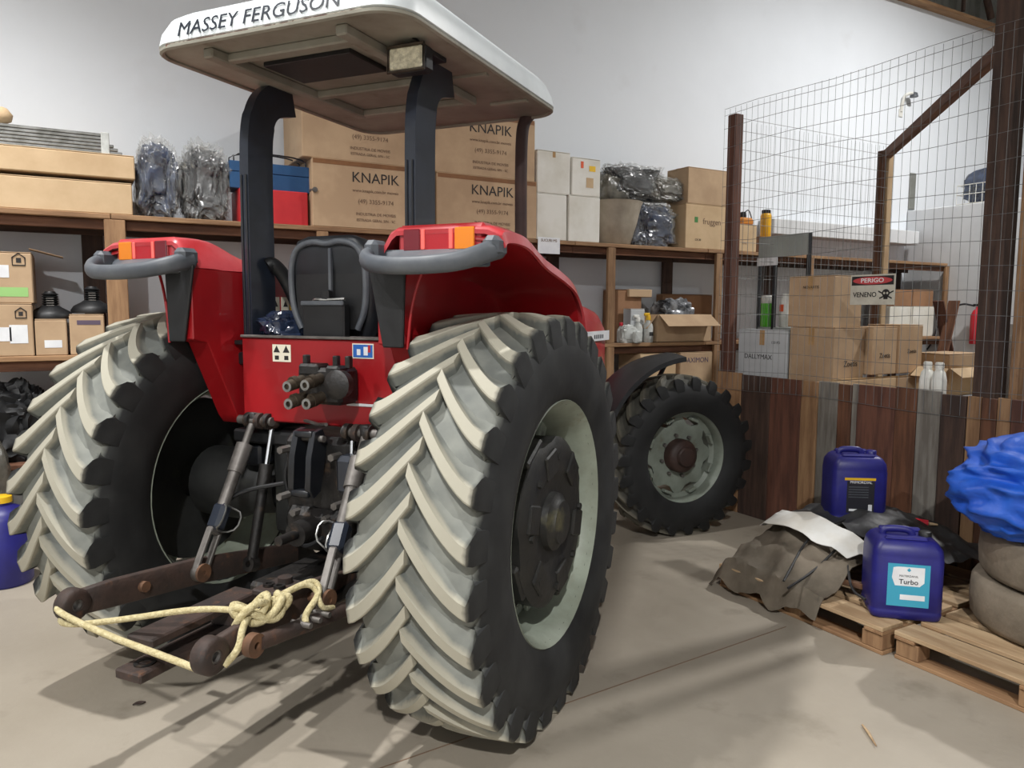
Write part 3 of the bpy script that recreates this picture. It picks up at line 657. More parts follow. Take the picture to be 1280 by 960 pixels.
# leaning boards, extinguisher
for lab, p0, p1, mm in (('brown board leaning left in front of the shelf end', (1173, 376), (1188, 452), 'wood_red_z'), ('brown board leaning right, crossing the other one', (1193, 376), (1174, 458), 'wood_brown_z')):
    yb_ = YS-.62 if 'left in' in lab else YS-.70
    a = at(p0[0], p0[1], 1, yb_); b = at(p1[0], p1[1], 1, yb_); b = a+(b-a)*((a.z-0.0)/(a.z-b.z)); dv = a-b
    tag(MB().box((0, 0, dv.length/2), (.13, .022, dv.length), ch=.003).build('leaning_board', mm, M=tr(*b) @ dv.to_track_quat('Z', 'Y').to_matrix().to_4x4()), lab, 'board')
xe = 8.96
p = at(1220, 430, 0, xe-.08)
t = thing('fire_extinguisher', 'red fire extinguisher with black hose on the white partition wall', 'extinguisher', (xe-.09, p.y, p.z))
MB().lathe([(.07, 0), (.075, .02), (.075, .36), (.05, .42), (.025, .44), (.025, .47)], 20).build('cylinder', 'red_plastic', t)
MB().box((0, 0, .49), (.05, .1, .03), ch=.005).build('valve', 'black_plastic', t)
MB().tube(chaikin([(0, .04, .48), (-.06, .2, .52), (-.06, .45, .3), (-.02, .55, .0), (-.02, .62, -.1)], 3), .012, 6).build('hose', 'hose', t)
# yellow sprayers on a flat carton, black rack with grey panel, bottles on shelf
cpx('flat brown carton under the yellow sprayer tanks on the top shelf', 950, 992, 297, YF+.05, .3, ZT, m='carton_dark')
zf = at(971, 297, 1, YF+.05).z
t = thing('sprayer_tank', 'tall yellow sprayer tank with black cap seen through the mesh', 'sprayer', (at(956, 290, 1, YF+.15).x, YF+.14, zf))
r_ = .058
MB().lathe([(r_*.95, 0), (r_, .01), (r_, .24), (r_*.9, .26), (r_*.7, .27)], 24).build('tank', 'yellow_plastic', t); MB().lathe([(r_*.85, .265), (r_*.85, .3), (r_*.7, .305)], 20).build('cap', 'black_plastic', t)
zf2 = at(935, 281, 1, YF).z
t = thing('sprayer_tank', 'low orange sprayer tank with black knob beside the tall yellow one', 'sprayer', (at(930, 290, 1, YF+.12).x, YF+.14, zf2))
MB().box((0, 0, .045), (.2, .15, .09), ch=.025).build('tank', 'orange_plastic', t); MB().lathe([(.03, .085), (.035, .11), (.03, .15), (.02, .155)], 14).build('cap', 'black_plastic', t)
MB().tube(chaikin([(.02, 0, .15), (.08, 0, .19), (.12, .0, .12), (.14, 0, .06)], 2), .006, 6).build('hose', 'hose', t)
xr = 4.25
rk = thing('metal_rack', 'black metal rack with grey panel on top inside the cage', 'rack', (0, 0, 0))
pl, pr_ = at(951, 310, 0, xr), at(1012, 306, 0, xr)
zt4, zb4 = at(990, 293, 0, xr).z, at(990, 320, 0, xr).z
for yy in (pl.y, at(970, 310, 0, xr).y, pr_.y):
    MB().box((xr, yy, zt4/2), (.03, .03, zt4), ch=.003).build('upright', 'black_paint', rk)
    MB().box((xr+.35, yy, .9), (.03, .03, 1.8), ch=.003).build('upright', 'black_paint', rk)
zt4, zb4 = at(990, 293, 0, xr).z, at(990, 320, 0, xr).z
MB().box((xr-.02, (pl.y+pr_.y)/2, (zt4+zb4)/2), (.008, pl.y-pr_.y, zt4-zb4)).build('panel', 'glass_grey', rk)
MB().box((xr-.02, at(961, 330, 0, xr).y, at(961, 327, 0, xr).z), (.004, at(950, 330, 0, xr).y-at(975, 330, 0, xr).y, .07)).build('label_paper', 'paper', rk)
for z in (1.5, .8): MB().box((xr+.17, (pl.y+pr_.y)/2, z), (.37, pl.y-pr_.y, .02), ch=.003).build('tray', 'glass_grey', rk)
p = at(956, 408, 0, xr+.12)
t = thing('green_bottle', 'bright green container with white top on the metal rack', 'container', (xr+.15, p.y, 1.51)); H = .28
MB().lathe([(.055, 0), (.06, .01), (.06, H*.75)], 20).build('body', 'green_plastic', t); MB().lathe([(.06, H*.75), (.06, H*.95), (.05, H)], 20).build('lid', 'white_plastic', t)
p = at(978, 408, 0, xr+.12)
t = thing('white_bottle', 'white container with orange print next to the green one', 'container', (xr+.15, p.y, 1.51))
MB().lathe([(.045, 0), (.05, .01), (.05, H*.8), (.03, H*.95), (.028, H*1.05)], 20).build('body', 'white_plastic', t); MB().box((-.05, 0, H*.6), (.004, .04, .06)).build('label_paper', 'paper_orange', t)
# wall lamp arm, blue bundle in wire basket on the partition
p = at(1126, 130, 1, YW)
t = thing('wall_light', 'small white swan-neck light fixed high on the white wall', 'light', (p.x, YW, p.z))
MB().tube(chaikin([(0, -.01, -.1), (0, -.02, .0), (.01, -.04, .1), (.06, -.08, .13), (.1, -.09, .13)], 3), .022, 8).build('arm', 'white_plastic', t); MB().lathe([(.09, 0), (.07, .08), (.03, .1)], 16).build('shade', 'grey_plastic', t, M=tr(.14, -.09, .09) @ Matrix.Scale(.6, 4))
MB().box((0, -.006, -.12), (.08, .012, .1), ch=.004).build('plate', 'white_plastic', t)
p = at(1139, 262, 1, YW-.012); q2 = at(1139, 216, 1, YW-.012)
tag(MB().box((0, 0, (q2.z-p.z)/2), (.13, .02, q2.z-p.z), ch=.006).build('cement_strip', 'zinc', M=tr(p.x, YW-.011, p.z)), 'grey strip of bare cement on the white wall above the partition', 'cement strip')
p = at(1228, 254, 0, 9.06); bw = .3
t = thing('wire_basket', 'white wire basket standing on the partition wall', 'basket', (9.06, p.y, 3.03)); g = MB()
for z in (.0, .12, .24): g.tube([(-.09, -.28, z+.005), (.09, -.28, z+.005), (.09, .28, z+.005), (-.09, .28, z+.005)], .006, 5, closed=True)
for k in range(8):
    y = -.28+.08*k; g.tube([(-.09, y, .245), (-.09, y, .005), (.09, y, .005), (.09, y, .245)], .004, 4)
g.build('basket_wires', 'white_plastic', t, smooth=0)
tag(lump('navy_bundle', (9.06, p.y, 3.045), (.08, .26, .24), 51, 'navy_stuff'), 'dark blue bundle stuffed in the white wire basket', 'bundle')

# ------------------------------------------------------------------ pallets
def pallet(label, x0, x1, y0, y1, nb, gap):
    t = thing('wooden_pallet', label, 'pallet', (x0, y0, 0)); L_ = y1-y0; W_ = x1-x0
    bw = (W_-gap*(nb-1))/nb
    for k in range(nb): MB().box((bw/2+k*(bw+gap), L_/2, .129), (bw, L_, .022), ch=.003).build('deck_board', 'wood_pale_y', t)
    for y in (.05, L_/2, L_-.05): MB().box((W_/2, y, .108), (W_, .1, .018), ch=.003).build('cross_board', 'wood_tan_x', t)
    for x in (.06, W_/2, W_-.06):
        for y in (.06, L_/2, L_-.06): MB().box((x, y, .0595), (.1, .11, .077), ch=.004).build('block', 'wood_tan_z', t)
        MB().box((x, L_/2, .01), (.1, L_, .02), ch=.003).build('bottom_board', 'wood_tan_y', t)
    return t
pallet('worn wooden pallet under the heap of tarpaulins', 2.28, 3.48, -1.17, -.10, 6, .045)
pallet('wooden pallet in the right corner under the old tyres', 2.31, 3.51, -2.42, -1.21, 6, .05)

# heap of tarpaulins
def hh(x, y):
    u = (x-2.33)/1.15; v = (y+1.0)/.95
    b = .14+.25*max(0, 1-((u-.62)/.62)**2)*max(0, 1-((v-.55)/.68)**2)
    return b
def cloth(label, name, pts, m, off, seed, amp=.02, fr=6, n=34, solid=.004):
    P = [Vector((a, b, 0)) for a, b in pts]
    def f(u, v):
        q = (P[0]*(1-u)+P[1]*u)*(1-v)+(P[3]*(1-u)+P[2]*u)*v
        w = .03*noise.noise(Vector((u*4, v*4, seed*3.3)))
        q = q+Vector((w, w*.7, 0)); z = hh(q.x, q.y)+off
        nn = noise.noise(Vector((q.x*fr, q.y*fr, seed*2.1))); z += amp*(1-abs(nn)*2.4)+amp*.5*noise.noise(Vector((q.x*fr*3, q.y*fr*3, seed)))
        e = max(0, 2.30-q.x)
        if e > 0: z = max(.012+.01*noise.noise(Vector((q.x*9, q.y*9, seed))), z-e*2.2)
        e = max(0, q.y+.12)
        if e > 0: z = max(.012, z-e*1.6)
        return (q.x, q.y, z)
    return tag(MB().grid(f, n, n).build(name, m, solid=solid), label, 'tarpaulin')
cloth('dirty grey tarpaulin draped over the front of the pallet', 'tarpaulin', [(2.24, -.82), (2.24, -.06), (3.4, .04), (3.3, -.8)], 'grey_tarp', .03, 3, .03)
cloth('black plastic sheet on top of the heap under the blue jug', 'tarpaulin', [(2.72, -.95), (2.78, -.08), (3.56, -.02), (3.5, -1.1)], 'dark_tarp', .068, 9, .03, 5)
cloth('white plastic sheet folded between the grey and black tarpaulins', 'tarpaulin', [(2.50, -.80), (2.62, -.10), (2.80, -.08), (2.66, -.86)], 'white_sheet', .10, 14, .012, 4, 20)
for i, pts in enumerate(([(980, 722), (1010, 702), (1045, 698), (1075, 688)], [(985, 735), (1020, 722), (1055, 712), (1080, 708)], [(1040, 700), (1058, 720), (1062, 742), (1082, 752)])):
    g = MB(); q = [at(a, b, 2, .2) for a, b in pts]; q = [Vector((v.x, v.y, hh(v.x, v.y)+.05+.012*math.sin(9*v.x+7*v.y))) for v in q]
    tag(g.tube(chaikin(q, 3), .007, 6).build('cord', 'dark_tarp'), ['thin dark cord lying across the grey tarpaulin, farthest from the floor', 'thin dark cord lying along the lower grey tarpaulin', 'thin dark cord curling toward the nearer blue jug'][i], 'cord')
p = at(1060, 722, 2, .19)
t = tag(MB().box((0, 0, 0), (.05, .2, .03), ch=.004).build('brick_piece', 'rust_orange', M=tr(2.50, -.83, .215) @ rot(0, .1, .2)), 'orange-brown piece of wood on the tarpaulin edge beside the near jug', 'wood piece')

# jerry cans
def jug(label, loc, rz, w, d, h, lab):
    t = thing('jerry_can', label, 'jerry can', loc, rz)
    def ring(s, z, r=.035, dx=0, dy=0): return [(x*s+dx, y*s+dy, z) for x, y in rrect(w, d, r, 3)]
    MB().loft([ring(.9, 0), ring(.97, .008), ring(1, .03), ring(1, h*.1), ring(.985, h*.115), ring(1, h*.13), ring(1, h*.72), ring(.985, h*.74), ring(.99, h*.76), ring(.96, h*.83), ring(.84, h*.9), ring(.72, h*.93)]).build('can_body', 'jug_blue', t, smooth=50)
    hl = MB().tube(chaikin([(-w*.30, -.0, h*.9), (-w*.29, 0, h*.985), (-w*.1, 0, h*.995), (w*.1, 0, h*.985), (w*.13, 0, h*.9)], 2), .014, 8, flat=1.3); hl.build('handle', 'jug_blue', t)
    MB().box((0, d*.3, h*.94), (w*.6, d*.16, h*.05), ch=.008).build('rib', 'jug_blue', t); MB().box((-w*.02, -d*.3, h*.935), (w*.6, d*.16, h*.04), ch=.008).build('rib', 'jug_blue', t)
    cp_ = MB().lathe([(.03, 0), (.03, .028), (.025, .032)], 16).build('cap', 'jug_blue' if lab == 1 else 'black_plastic', t, M=tr(w*.30, 0, h*.91))
    y = -d/2-.0012
    if lab == 1:
        MB().box((0, y, h*.38), (w*.5, .001, h*.44)).build('label_paper', 'label_black', t); MB().box((-.005, y-.001, h*.63), (w*.56, .001, h*.035)).build('label_stripe', 'yellow', t)
        txt('PRIMORDIAL', .022, 'ink_white', t, tr(0, y-.001, h*.585) @ FRONT)
        for k in range(5): MB().box((-.012, y-.001, h*(.52-.035*k)), (w*.36, .0006, h*.012)).build('label_line', 'grey_plastic', t)
        MB().box((w*.18, y-.001, h*.23), (w*.07, .0008, h*.1)).build('barcode', 'paper', t); MB().box((-w*.1, y-.001, h*.2), (w*.2, .0008, h*.03)).build('label_line', 'paper', t)
    else:
        MB().box((0, y, h*.42), (w*.58, .001, h*.5)).build('label_paper', 'label_teal', t)
        g = MB(); g.prism([(-.07, .07), (-.05, .075), (.07, .075), (.07, .0), (.05, -.02), (-.06, -.02), (-.075, .02)], 0, .0006); g.build('label_field', 'paper', t, M=tr(.0, y-.0006, h*.46) @ FRONT)
        txt('MATERDANIL', .014, 'ink', t, tr(0, y-.0016, h*.53) @ FRONT); txt('Turbo', .034, 'label_black', t, tr(0, y-.0016, h*.46) @ FRONT, bold=.0004)
        MB().box((.02, y-.001, h*.28), (w*.34, .0008, h*.06)).build('label_line', 'paper', t)
        g = MB(); g.prism([(0, .012), (.009, 0), (0, -.008), (-.009, 0)], 0, .0006); g.build('emblem', 'label_teal', t, M=tr(.0, y-.0016, h*.60) @ FRONT)
    return t
jug('blue jerry can with teal and white label on the pallet edge', (2.555, -1.075, .141), math.radians(-44), .325, .275, .425, 2)
jug('blue jerry can with black label and yellow stripe on the tarpaulin heap', (3.07, -.41, .385), math.radians(-36), .315, .26, .435, 1)
t = thing('paint_brush', 'brush with red handle and pale end lying behind the far jerry can', 'brush', (3.28, -.60, .39), -1.0)
MB().cyl((-.14, 0, 0), (.02, 0, 0), .03, n=12).build('bristle_sleeve', 'carton_pale', t); MB().cyl((.02, 0, 0), (.14, 0, 0), .03, .022, n=12).build('handle', 'red_plastic', t); MB().cyl((.14, 0, 0), (.19, 0, 0), .012, .006, n=10).build('tip', 'carton_pale', t)

# old tyres and blue tarpaulin
for i in range(2):
    z = .142+.235*i; g = MB()
    pr = [(.28, .02), (.34, .0), (.44, .004), (.475, .015), (.488, .04), (.493, .12), (.488, .195), (.475, .218), (.44, .23), (.34, .232), (.28, .21), (.26, .115)]
    t = g.lathe(pr, 48, closed=True).build('old_tyre', 'old_rubber', M=tr(3.09+.02*i, -1.68-.02*i, z), smooth=50)
    tag(t, ['bald dusty tyre lying flat on the right pallet, lower of two', 'bald dusty tyre under the blue tarpaulin, upper of two'][i], 'tyre')
def tarp_bundle():
    bm = bmesh.new(); bmesh.ops.create_icosphere(bm, subdivisions=6, radius=1.0)
    for v in bm.verts:
        p = v.co.copy(); q = Vector([math.copysign(abs(a)**.8, a) for a in p])
        w = p+Vector((.35*noise.noise(p*1.3+Vector((3, 1, 2))), .35*noise.noise(p*1.3+Vector((9, 4, 1))), 0))
        r1 = 1-abs(noise.noise(Vector((w.x*1.6, w.y*1.6, w.z*3.4))+Vector((5, 5, 5))))*2.2
        r2 = 1-abs(noise.noise(Vector((w.x*3.4, w.y*3.4, w.z*7))+Vector((1, 8, 5))))*2.2
        q *= .90+.16*noise.noise(p*1.2+Vector((2, 2, 7)))+.15*r1+.06*r2
        q.z = max(q.z, -.72)
        q.x *= .50; q.y *= .50; q.z *= .27
        if q.z < -.05: q.x *= 1+(q.z+.05)*.8; q.y *= 1+(q.z+.05)*.8
        v.co = q
    z0 = min(v.co.z for v in bm.verts)
    for v in bm.verts: v.co.z -= z0
    me = bpy.data.meshes.new('blue_tarpaulin'); bm.to_mesh(me); bm.free(); me.materials.append(MATS['blue_tarp'])
    me.polygons.foreach_set('use_smooth', [True]*len(me.polygons)); return me
tag(ob('blue_tarpaulin', tarp_bundle(), None, tr(3.05, -1.67, .612)), 'bright blue tarpaulin bundled up on the old tyres', 'tarpaulin')

# floor: saw-cut joints, twig, leaf
fl = bpy.data.objects['floor']
def joint(a, b, w=.006):
    a = at(*a, 2, 0); b = at(*b, 2, 0); d = b-a; d.normalize(); a = a-d*2.2; b = b+d*.3; n = Vector((-d.y, d.x, 0))*w/2
    MB().add([a-n, a+n, b+n, b-n, a-n+Vector((0, 0, .0012)), a+n+Vector((0, 0, .0012)), b+n+Vector((0, 0, .0012)), b-n+Vector((0, 0, .0012))], [(0, 1, 2, 3), (4, 5, 6, 7), (0, 1, 5, 4), (1, 2, 6, 5), (2, 3, 7, 6), (3, 0, 4, 7)]).build('floor_joint', 'ink_soft', fl)
joint((740, 868), (935, 800))
a = at(1078, 906, 2, .008); b = at(1095, 932, 2, .008)
tag(MB().tube([a, (a+b)/2+Vector((.01, .01, .002)), b], [.004, .006, .003], 6).build('twig', 'wood_pale_x'), 'short pale twig lying on the bare floor near the pallets', 'twig')
p = at(174, 880, 2, .004)
tag(MB().grid(lambda u, v: (p.x+.05*(u-.5), p.y+.03*(v-.5)*math.sin(PI*u), .004+.012*abs(v-.5)), 7, 5).build('dry_leaf', 'rust', solid=.001), 'tiny dry leaf on the floor left of the drawbar', 'leaf')
# ------------------------------------------------------------------ tractor (local: x right, y forward, z up; origin under rear axle)
TR = thing('tractor', 'red farm tractor with white sun canopy and big dusty tyres, seen from behind', 'tractor', (0, 0, 0), math.radians(-53.7))
ZA = .808
def lug_mesh(side, name, m, R, rb, w, sweep, tw, crown, rs, k=1.0):
    rings = []
    def sec(x, a, top, base, lo, hi, s1, s2, bx=0.0):
        q = []   # lower flank steep, tread face flat, upper flank sweeping gently into the carcass
        for da, r, xx in ((lo-.010*k, base, x-bx), (lo, top-.004*k, x), (lo+.006*k, top, x), (hi, top, x), (hi+s1*.35, top-(top-base)*.42, x), (hi+s1*.7, top-(top-base)*.78, x-bx*.6), (hi+s2, base, x-bx)):
            aa = a+da/R; q.append((side*xx, -r*math.cos(aa), r*math.sin(aa)))
        return q
    n = 9
    for i in range(n+1):
        t = i/n; x = -.014*k+(w+.014*k)*t; a = sweep*(1-t)**1.35
        wd = .5+.5*min(1, t*3)
        rings.append(sec(x, a, R-crown*t*t, rb-crown*t*t-.016*k, -tw, tw*(1+.2*t), (.02+.024*t)*k*wd, (.032+.034*t)*k*wd))
    rings.append(sec(w+.012*k, -.006, R-crown-.022*k, R-crown-.075*k, -tw, tw+.05*k, .04*k, .055*k, .03*k))
    rings.append(sec(w+.021*k, -.010, rs+.055*k, rs+.02*k, -tw*.9, tw+.062*k, .02*k, .03*k, .035*k))
    rings.append(sec(w+.022*k, -.006, rs+.02*k, rs, -tw*.4, tw+.05*k, .012*k, .02*k, .035*k))
    rings.append(sec(w+.015*k, .01, rs, rs-.015*k, -tw*.0, tw+.02*k, .006*k, .01*k, .03*k))
    return MB().loft(rings).mesh(name, m, smooth=34)
def tyre(name, parent, M, prof, mm, lugs, N, ph, R):
    t = ob(name, MB().lathe(prof, 72, AXX, closed=True).mesh(name, mm, smooth=50), parent, M)
    for k in range(N):
        for side, off in ((1, ph[0]), (-1, ph[1])):
            a = off+2*PI*k/N; o = ob('tread_lug', lugs[side], t); o.rotation_euler = (-a, 0, 0)
            am = math.degrees(a) % 360
            if 258 < am < 282: o.scale = (1, .978, .978)
    return t
RW = .83
rl = {s: lug_mesh(s, 'tread_lug', 'rear_rubber', RW, .79, .222, .30, .025, .012, .63) for s in (1, -1)}
half = [(.47, .205), (.50, .232), (.57, .249), (.63, .252), (.69, .246), (.735, .23), (.762, .2), (.775, .15), (.782, .08), (.784, 0)]
rprof = [(r, x) for r, x in half]+[(r, -x) for r, x in half[-2::-1]]+[(.476, -.19), (.476, .19)]
D2 = math.radians
XC = .845
tyre('rear_tyre', TR, tr(XC, 0, ZA), rprof, 'rear_rubber', rl, 29, (D2(6.6), D2(.4)), RW)
tyre('rear_tyre', TR, tr(-XC, 0, ZA), rprof, 'rear_rubber', rl, 29, (D2(.5), D2(6.7)), RW)
for s in (1, -1):
    F = Matrix.Diagonal((s, 1, 1, 1))
    r = MB().lathe([(.486, .227), (.492, .215), (.478, .205), (.462, .19), (.455, .12), (.435, .10), (.43, -.06), (.455, -.09), (.462, -.19), (.478, -.205), (.492, -.215), (.486, -.227), (.470, -.2), (.45, -.17), (.445, -.10), (.418, -.06), (.418, .08), (.44, .115), (.448, .17), (.47, .205)], 56, AXX, closed=True)
    rim = r.build('rear_rim', 'rim_paint', TR, M=tr(s*XC, 0, ZA) @ F, smooth=40)
    for k in range(8):
        a = 2*PI*k/8+.2
        MB().box((.02, 0, .40), (.035, .15, .05), ch=.006).box((.055, 0, .375), (.02, .06, .10), ch=.004).build('rim_lug', 'rim_paint', rim, M=rot(a, 0, 0))
    d = MB().lathe([(.395, .0), (.40, .015), (.395, .03), (.30, .035), (.24, .07), (.10, .075), (.10, .03), (.24, .02), (.30, .0)], 40, AXX, closed=True).build('wheel_disc', 'housing_grey', TR, M=tr(s*XC, 0, ZA) @ F)
    for k in range(8):
        a = 2*PI*k/8+.2; MB().cyl((.02, 0, .372), (.065, 0, .372), .016, n=6).build('bolt', 'steel_dull', d, M=rot(a, 0, 0))
    ww = MB(); n = 48; rings = []
    for x, rr_, sc in ((.07, .28, 0), (.08, .335, 1), (.185, .34, 1), (.205, .31, 1), (.21, .22, 0), (.195, .19, 0), (.185, .13, 0), (.185, .02, 0)):
        rings.append([(x, (rr_-(.02 if sc and (int(k/3) % 4 == 0) else 0))*math.cos(2*PI*k/n), (rr_-(.02 if sc and (int(k/3) % 4 == 0) else 0))*math.sin(2*PI*k/n)) for k in range(n)])
    wt = ww.loft(rings).build('wheel_weight', 'iron', TR, M=tr(s*XC, 0, ZA) @ F)
    for k in range(4):
        a = 2*PI*k/4+.5; MB().box((.14, 0, .338), (.09, .16, .035), ch=.008).build('weight_lug', 'iron', wt, M=rot(a, 0, 0))
    for k in range(6):
        a = 2*PI*k/6+.26; MB().box((.207, 0, .25), (.02, .11, .10), ch=.006).build('weight_pad', 'iron', wt, M=rot(a, 0, 0))
    MB().lathe([(.12, .18), (.115, .21), (.09, .222), (.085, .235), (.03, .24)], 28, AXX).build('hub_cap', 'iron', wt)
    for k in range(8):
        a = 2*PI*k/8; MB().cyl((.2, 0, .265), (.22, 0, .265), .015, n=6).build('bolt', 'iron', wt, M=rot(a, 0, 0))
    MB().lathe([(.17, -.1), (.17, -.28), (.14, -.36), (.12, -.5), (.12, -.56)], 24, AXX).build('axle_housing', 'housing_grey', TR, M=tr(s*XC, 0, ZA) @ F)
# front wheels, steered
FR = .60; FZ = .59
fl = {s: lug_mesh(s, 'tread_lug', 'front_rubber', FR, .575, .165, .30, .017, .010, .47, .72) for s in (1, -1)}
fh = [(.335, .15), (.36, .172), (.41, .184), (.46, .186), (.505, .178), (.535, .16), (.552, .12), (.562, .06), (.564, 0)]
fprof = fh+[(r, -x) for r, x in fh[-2::-1]]+[(.34, -.14), (.34, .14)]
ST = math.radians(-42.6)
for s, cx, cy in ((1, 1.038-.15*math.cos(ST), 2.74-.15*math.sin(ST)), (-1, -.72, 2.58)):
    Mw = tr(cx, cy, FZ-.008) @ rot(0, 0, ST) @ Matrix.Diagonal((s, 1, 1, 1))
    tyre('front_tyre', TR, tr(cx, cy, FZ-.008) @ rot(0, 0, ST), fprof, 'front_rubber', fl, 23, (0, .137), FR)
    r = MB().lathe([(.349, .155), (.355, .145), (.342, .135), (.328, .12), (.325, .05), (.30, .03), (.30, -.05), (.328, -.08), (.335, -.14), (.349, -.155), (.32, -.12), (.285, -.04), (.285, .04), (.315, .06), (.318, .11), (.338, .145)], 48, AXX, closed=True)
    rim = r.build('front_rim', 'front_rim', TR, M=Mw, smooth=40)
    n = 64; rings = []
    for x, f in ((.03, 0), (.045, 0), (.05, 1), (.045, 2)):
        rr = []
        for k in range(n):
            a = 2*PI*k/n; ro = .262+.022*max(-1, min(1, 2.2*math.cos(8*a)))
            q = ro if f < 1 else (.19 if f == 1 else .05); rr.append((x if f < 2 else .03, q*math.cos(a), q*math.sin(a)))
        rings.append(rr)
    dsc = MB().loft(rings).build('wheel_disc', 'front_rim', TR, M=Mw)
    for k in range(8):
        a = 2*PI*k/8+.2; MB().cyl((.04, 0, .155), (.07, 0, .155), .014, n=6).build('bolt', 'steel_dull', dsc, M=rot(a, 0, 0))
        MB().box((.07, 0, .283), (.05, .07, .022), ch=.004).build('rim_lug', 'front_rim', dsc, M=rot(a+.19, 0, 0))
    MB().lathe([(.125, .02), (.125, .10), (.11, .125), (.075, .135), (.065, .16), (.02, .165)], 28, AXX).build('front_hub', 'hub_brown', TR, M=Mw)
    MB().lathe([(.11, -.02), (.13, -.1), (.16, -.16), (.12, -.24), (.07, -.27)], 24, AXX).build('steering_knuckle', 'housing_grey', TR, M=Mw)
    # mudguard arc over the wheel
    g = MB(); rings = []
    for k in range(15):
        a = math.radians(22+64*k/14); rr = .74
        sec = [(-.19, -.03), (-.185, .0), (-.10, .012), (-.06, .02), (0, .022), (.06, .02), (.10, .012), (.185, .0), (.19, -.03), (.18, -.035), (.175, -.01), (0, .006), (-.175, -.01), (-.18, -.035)]
        rings.append([(x, -(rr+dz)*math.cos(a), (rr+dz)*math.sin(a)) for x, dz in sec])
    gd = g.loft(rings).build('front_mudguard', 'black_plastic', TR, M=Mw, smooth=28)
    MB().tube([(-.22, -.02, .05), (-.24, -.02, .5), (-.1, -.02, .69)], .018, 8).build('bracket', 'black_paint', gd)
MB().box((0, 2.68, .56), (1.15, .16, .16), ch=.03).build('front_axle', 'housing_grey', TR)

# fenders with lamps, handles
prof = [(-.38, 1.935), (-.36, 1.955), (-.22, 1.955), (-.14, 1.94), (-.0, 1.885), (.12, 1.86), (.24, 1.835), (.36, 1.80), (.44, 1.745), (.49, 1.665), (.51, 1.56)]
for s in (1, -1):
    F = Matrix.Diagonal((s, 1, 1, 1)); g = MB(); rings = []
    for q in chaikin([(0, y, z) for y, z in prof], 2):
        y, z = q.y, q.z; ch = max(.03, min(.135, z-1.815))
        rings.append([(.466, y, z-ch), (.468, y, z-ch+.004), (.53, y, z-.018), (.56, y, z-.003), (.80, y, z-.002), (.93, y, z-.012), (.985, y, z-.035), (1.0, y, z-.075), (.99, y, z-.078), (.972, y, z-.045), (.92, y, z-.026), (.80, y, z-.018), (.56, y, z-.02), (.54, y, z-.035), (.478, y, z-ch-.002)])
    fd = g.loft(rings).build('rear_fender', 'red_dust_lit', TR, M=F, smooth=40)
    o = [(-.37, 1.82), (.24, 1.806), (.36, 1.77), (.44, 1.715), (.49, 1.63), (.50, 1.14), (.06, 1.12), (-.10, 1.12), (-.13, 1.16), (-.29, 1.50), (-.37, 1.515)]
    MB().prism(o, .467, .585, Matrix(((0, 0, 1, 0), (1, 0, 0, 0), (0, 1, 0, 0), (0, 0, 0, 1)))).build('fender_wall', 'red_paint', TR, M=F, bev=.004)
    rings = []
    for q in chaikin([(0, y, z) for y, z in prof], 1):
        y, z = q.y+.004, q.z-.012; rings.append([(.587, y, min(1.55, z-.1)), (.588, y, min(1.70, z-.09)), (.60, y, min(1.77, z-.075)), (.64, y, z-.065), (.72, y, z-.042), (.85, y, z-.03), (.965, y, z-.045), (.965, y, z-.04), (.85, y, z-.022), (.72, y, z-.034), (.63, y, z-.055), (.593, y, min(1.775, z-.07)), (.586, y, min(1.70, z-.085)), (.586, y, min(1.55, z-.095))])
    MB().loft(rings).build('fender_liner', 'red_paint', TR, M=F, smooth=60)
    MB().tube(chaikin([(.60, -.375, 1.50), (.615, -.37, 1.66), (.66, -.36, 1.80), (.70, -.36, 1.85)], 2), .006, 8).build('liner_seam', 'red_paint', TR, M=F)
    MB().prism([(.435, 1.83), (.60, 1.83), (.588, 1.505), (.50, 1.505)], .375, .39, FRONT).build('corner_panel', 'black_plastic', TR, M=F, bev=.004)
    # lamp housing and lens
    MB().box((.735, -.325, 1.895), (.36, .09, .115), ch=.016).build('lamp_housing', 'red_dust_lit', TR, M=F)
    ln = MB().box((.735, -.373, 1.897), (.29, .012, .082), ch=.005).build('tail_lamp', 'lens_red', TR, M=F)
    MB().box((.84, -.380, 1.897), (.078, .008, .078), ch=.003).build('amber_lens', 'lens_amber', ln)
    MB().box((.625, -.380, 1.897), (.068, .008, .078), ch=.003).build('dark_lens', 'lens_dark', ln)
    for x in (.672, .786): MB().box((x, -.3805, 1.897), (.016, .008, .072), ch=.002).build('reflector_strip', 'lens_bright', ln)
    # moulded grab handle: flat shelf with thick curved bar
    path = chaikin([(.465, -.37, 1.85), (.47, -.45, 1.832), (.53, -.515, 1.808), (.64, -.55, 1.795), (.78, -.555, 1.795), (.89, -.52, 1.806), (.955, -.45, 1.838), (.965, -.37, 1.86)], 2)
    m_ = len(path)-1; rs = [.040-.008*math.sin(PI*k/m_) for k in range(m_+1)]
    hb = MB().tube(path, rs, 12, flat=.75).build('grab_handle', 'grey_plastic', TR, M=F)
    for x in (.475, .96): MB().box((x, -.385, 1.862), (.062, .10, .075), ch=.018).build('handle_end', 'grey_plastic', hb)
    def shelf(u, v): x = .50+.44*u; return (x, -.37-(.155*(1-(2*abs(u-.5))**3))*v-.01*v, 1.80+.065*(1-v))
    MB().grid(shelf, 14, 5).build('handle_shelf', 'grey_plastic', hb, solid=.014)

